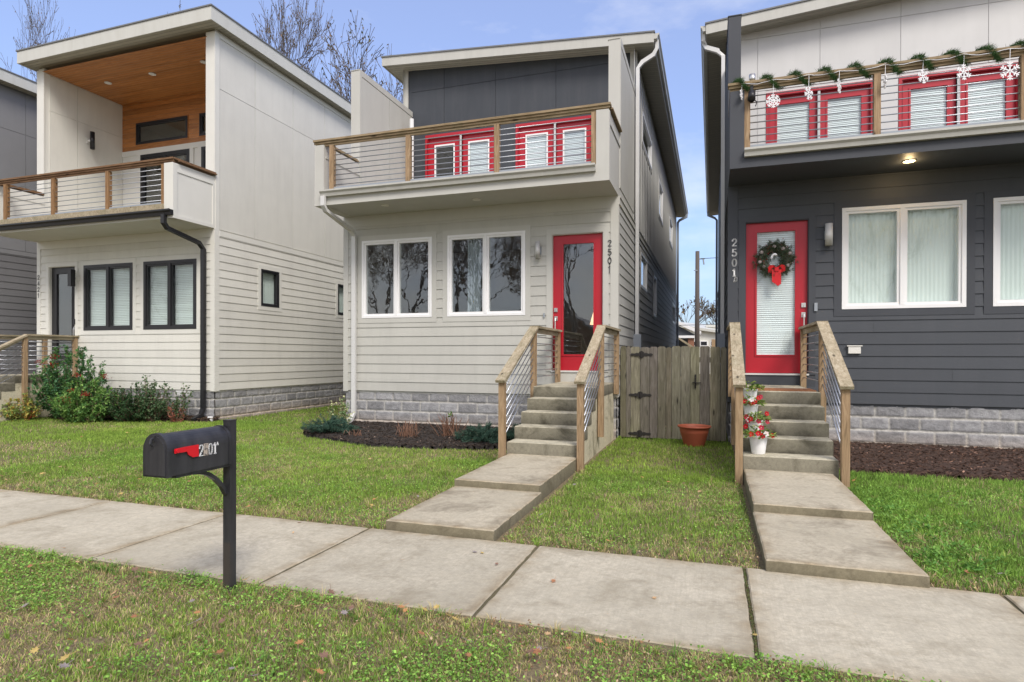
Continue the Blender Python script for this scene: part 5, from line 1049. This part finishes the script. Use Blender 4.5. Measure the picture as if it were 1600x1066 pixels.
# ------------------------------------------------------------------ trees, pole, houses behind
def tree(label, loc, h, seed, spread=.55, split=.35, leaves=.5, group='bare trees behind the houses', levels=6, r0=None, lcols=((.20, .14, .07), (.14, .13, .05), (.25, .16, .09)), lsize=.10, minr=.030, rad=None, low=.27, bark='bark'):
    rs = random.Random(seed); t = thing('bare_tree', label, 'tree', loc, group); tm = MB(); cm = MB(); lm = MB(); L0 = Vector(loc); r0 = r0 or h*.017
    def g(p, d, l, r, lv):
        n = 4 if lv < 3 else 3; P = [p]; q = p.copy(); dd = d.copy()
        for i in range(n):
            dd = (dd+Vector((rs.gauss(0, .17), rs.gauss(0, .17), rs.gauss(0, .10)+.02))).normalized(); q = q+dd*(l/n); P.append(q.copy())
        r1 = r*.62; rr = [max(minr*.55, r+(r1-r)*i/n) for i in range(n+1)]; (tm if lv < 2 else cm).tube(P, rr, 7 if lv < 2 else (5 if lv < 4 else 3), False)
        if lv >= levels:
            if rs.random() < leaves:
                for _ in range(rs.randint(1, 3)):
                    c = rs.choice(lcols); a = P[rs.randint(1, n)]; v = Vector((rs.gauss(0, 1), rs.gauss(0, 1), rs.gauss(0, 1)-.4)).normalized(); s = v.cross(Vector((0, 0, 1))).normalized()*lsize*.35; k = rs.uniform(.6, 1.3); lm.tint = tuple(x*k for x in c); lm.poly([a, a+v*lsize*.5+s, a+v*lsize, a+v*lsize*.5-s])
            return
        kids = 2 if rs.random() < split else 3
        for i in range(kids):
            a = rs.uniform(0, 6.283); ax = dd.cross(Vector((math.cos(a), math.sin(a), .3))).normalized(); an = rs.uniform(.25, spread) if i else rs.uniform(.1, .4); nd = Matrix.Rotation(an, 3, ax)@dd; nd = (nd+Vector((0, 0, .03))).normalized(); st = P[-1] if i < 2 else P[-2]
            g(st, nd, l*rs.uniform(.66, .86), r1*rs.uniform(.72, .95), lv+1)
    g(Vector((0, 0, 0)), Vector((rs.gauss(0, .05), rs.gauss(0, .05), 1)).normalized(), h*low, r0, 0)
    zs = sorted(v[2] for v in cm.v); k = h/zs[-max(1, len(zs)//400)]
    if rad:
        qs = sorted(math.hypot(v[0], v[1]) for v in cm.v); kr = rad/(qs[int(len(qs)*.95)]*k)
        for b in (tm, cm, lm): b.v = [(v[0]*kr, v[1]*kr, v[2]) for v in b.v]
    for b in (tm, cm, lm): b.v = [(v[0]*k+L0.x, v[1]*k+L0.y, v[2]*k+L0.z) for v in b.v]
    part('trunk', tm, M[bark], t); part('crown', cm, M[bark], t); 
    if lm.f: part('leaves', lm, M['leaf'], t)
tree('tall bare tree with sparse brown leaves at the top left corner', (-36.3, 22, 0), 22.5, 3, 1.0, .2, .8, levels=7, lsize=.17, rad=4.6)
tree('second bare tree at the left edge behind the panelled house', (-34.0, 24, 0), 16.5, 14, 1.0, .3, .6, levels=6, lsize=.16, rad=2.6)
tree('tallest bare tree rising behind the cream house roof', (-22.6, 28, 0), 20.8, 5, 1.0, .2, .8, levels=7, lsize=.18, rad=5.2)
tree('rounder leaf-dotted tree behind the cream house, between the two roofs', (-17.3, 28.5, 0), 18.0, 8, 1.0, .2, .85, levels=7, lsize=.18, rad=4.6)
tree('smaller thin bare tree behind the tall wing wall of the grey house', (-15.3, 29, 0), 16.4, 21, 1.0, .3, .5, levels=6, lsize=.13, rad=2.8)
for i, (x, y, hh, s) in enumerate([(-3.2, 96, 11, 31), (1.0, 92, 10, 32), (4.4, 100, 11.5, 33)]):
    tree(['faint distant tree left of the utility pole', 'faint distant tree just right of the utility pole', 'faint distant tree beside the dark house wall'][i], (x, y, 0), hh, s, .6, .3, .6, 'distant trees in the gap', 5, lsize=.4, minr=.05)
def pole():
    t = thing('utility_pole', 'grey wooden utility pole seen through the gap between the houses', 'utility pole', (-.92, 42, 0))
    part('pole_shaft', MB().tube([(-.92, 42, -.2), (-.92, 42, 8.5)], [.17, .13], 12), M['bark'], t, True)
    part('insulator', MB().box(-.80, -.45, 41.95, 42.05, 7.95, 8.02).tube([(-.55, 42, 7.95), (-.5, 42, 7.6)], .05, 8).tube([(-.9, 41.8, 7.2), (-1.15, 41.8, 7.2)], .03, 6), M['galv'], t)
    part('wire', MB().tube([(-.75, 42, 8.0), (.3, 41, 7.85), (1.5, 38, 7.6)], .02, 5), M['black'], t); part('wire', MB().tube([(-6, 42, 3.55), (-.9, 42, 3.6), (3, 42, 3.7)], .018, 5), M['black'], t)
pole()
def backs():
    t = thing('garage', 'dark gabled carport with white roof trim and a brick column behind the gap', 'garage', (-3.2, 45, 0))
    part('wall', MB().box(-6.5, -1.5, 47, 47.1, 0, 2.9).poly([(-6.5, 45.1, 2.95), (-.95, 45.1, 2.95), (-3.4, 45.1, 4.35)]), M['r_wall'], t)
    part('roof', MB().bar((-3.6, 46, 4.55), (-.75, 46, 3.18), 2.4, .22).bar((-3.4, 46, 4.55), (-6.6, 46, 3.0), 2.4, .22), M['white'], t); part('eave_board', MB().box(-6.5, -.9, 44.95, 45.08, 2.82, 3.0), M['white'], t)
    part('column', MB().box(-1.62, -1.2, 45.1, 45.5, 0, 2.84), M['brick'], t); part('stair_rail', MB().bar((-2.4, 44.5, 2.9), (-.9, 44.3, 1.9), .1, .12), M['capy'], t)
    t = thing('house', 'distant cream building with a low roof and a row of small dark windows', 'house', (1, 55, 0))
    part('wall', MB().box(-4, 6.5, 55, 55.2, 0, 3.0), M['l_wall'], t); part('roof', MB().hexa([(-4.5, 54.6, 4.35), (2, 54.6, 3.3), (-4.5, 62, 4.9), (2, 62, 4.2), (-4.5, 54.6, 4.6), (2, 54.6, 3.5), (-4.5, 62, 5.1), (2, 62, 4.4)]).hexa([(-.5, 56, 4.1), (6.5, 56, 4.1), (-.5, 62, 4.1), (6.5, 62, 4.1), (-.5, 56, 4.3), (6.5, 56, 4.3), (-.5, 62, 4.3), (6.5, 62, 4.3)]), M['lfascia'], t)
    part('gable', MB().poly([(-4, 55.02, 2.99), (2, 55.02, 2.99), (2, 55.02, 3.4), (-4, 55.02, 4.4)]).box(-.5, 6, 56.1, 61, 3.0, 4.12), M['l_wall'], t)
    for x in (-1.7, -.95, -.1): w = part('window', MB().box(x, x+.62, 54.93, 55.0, 2.42, 2.86), M['white'], t); part('pane', MB().box(x+.06, x+.56, 54.92, 54.929, 2.48, 2.8), M['black'], w)
    part('door_trim', MB().box(.0, .35, 54.9, 55, 1.2, 3), M['post'], t)
backs()
# across the street, seen in the photograph only as reflections in the glass
ACR = ['the grey house door glass', 'the right grey house window', 'the left grey house window', 'the dark house window', 'the cream house windows', 'the dark house door', 'the pane beside the curtain', 'the far pane of the left window', 'the cream house door']
for i, (x, y, hh, s) in enumerate([(-6.5, -9, 11, 41), (-11.5, -10, 12, 42), (-17.5, -11, 12, 43), (7.5, -11, 13, 44), (-31, -13, 13, 45), (1.5, -12, 12, 46), (-14.3, -12, 13, 47), (-21, -14, 13, 48), (-38, -14, 13, 49)]):
    tree('bare street tree mirrored in '+ACR[i], (x, y, 0), hh, s, .8, .15, .3, 'street trees mirrored in the windows', 7, minr=.012, low=.17, rad=3.8, r0=.13, bark='pale_bark')
def across():
    t = thing('house', 'brown gabled house across the street mirrored in the grey house windows', 'house', (-11, -18, 0))
    part('wall', MB().box(-15, -7, -24, -18, 0, 3).poly([(-15, -17.99, 3), (-7, -17.99, 3), (-11, -17.99, 5)]), M['brick'], t); part('roof', MB().bar((-11, -21, 5.15), (-15.6, -21, 2.85), 7, .2).bar((-11, -21, 5.15), (-6.4, -21, 2.85), 7, .2), M['roofing'], t)
    w = part('window', MB().box(-12.4, -9.6, -18, -17.94, 1, 2.3), M['white'], t); part('pane', MB().box(-12.3, -9.7, -17.939, -17.93, 1.1, 2.2), M['black'], w)
across()
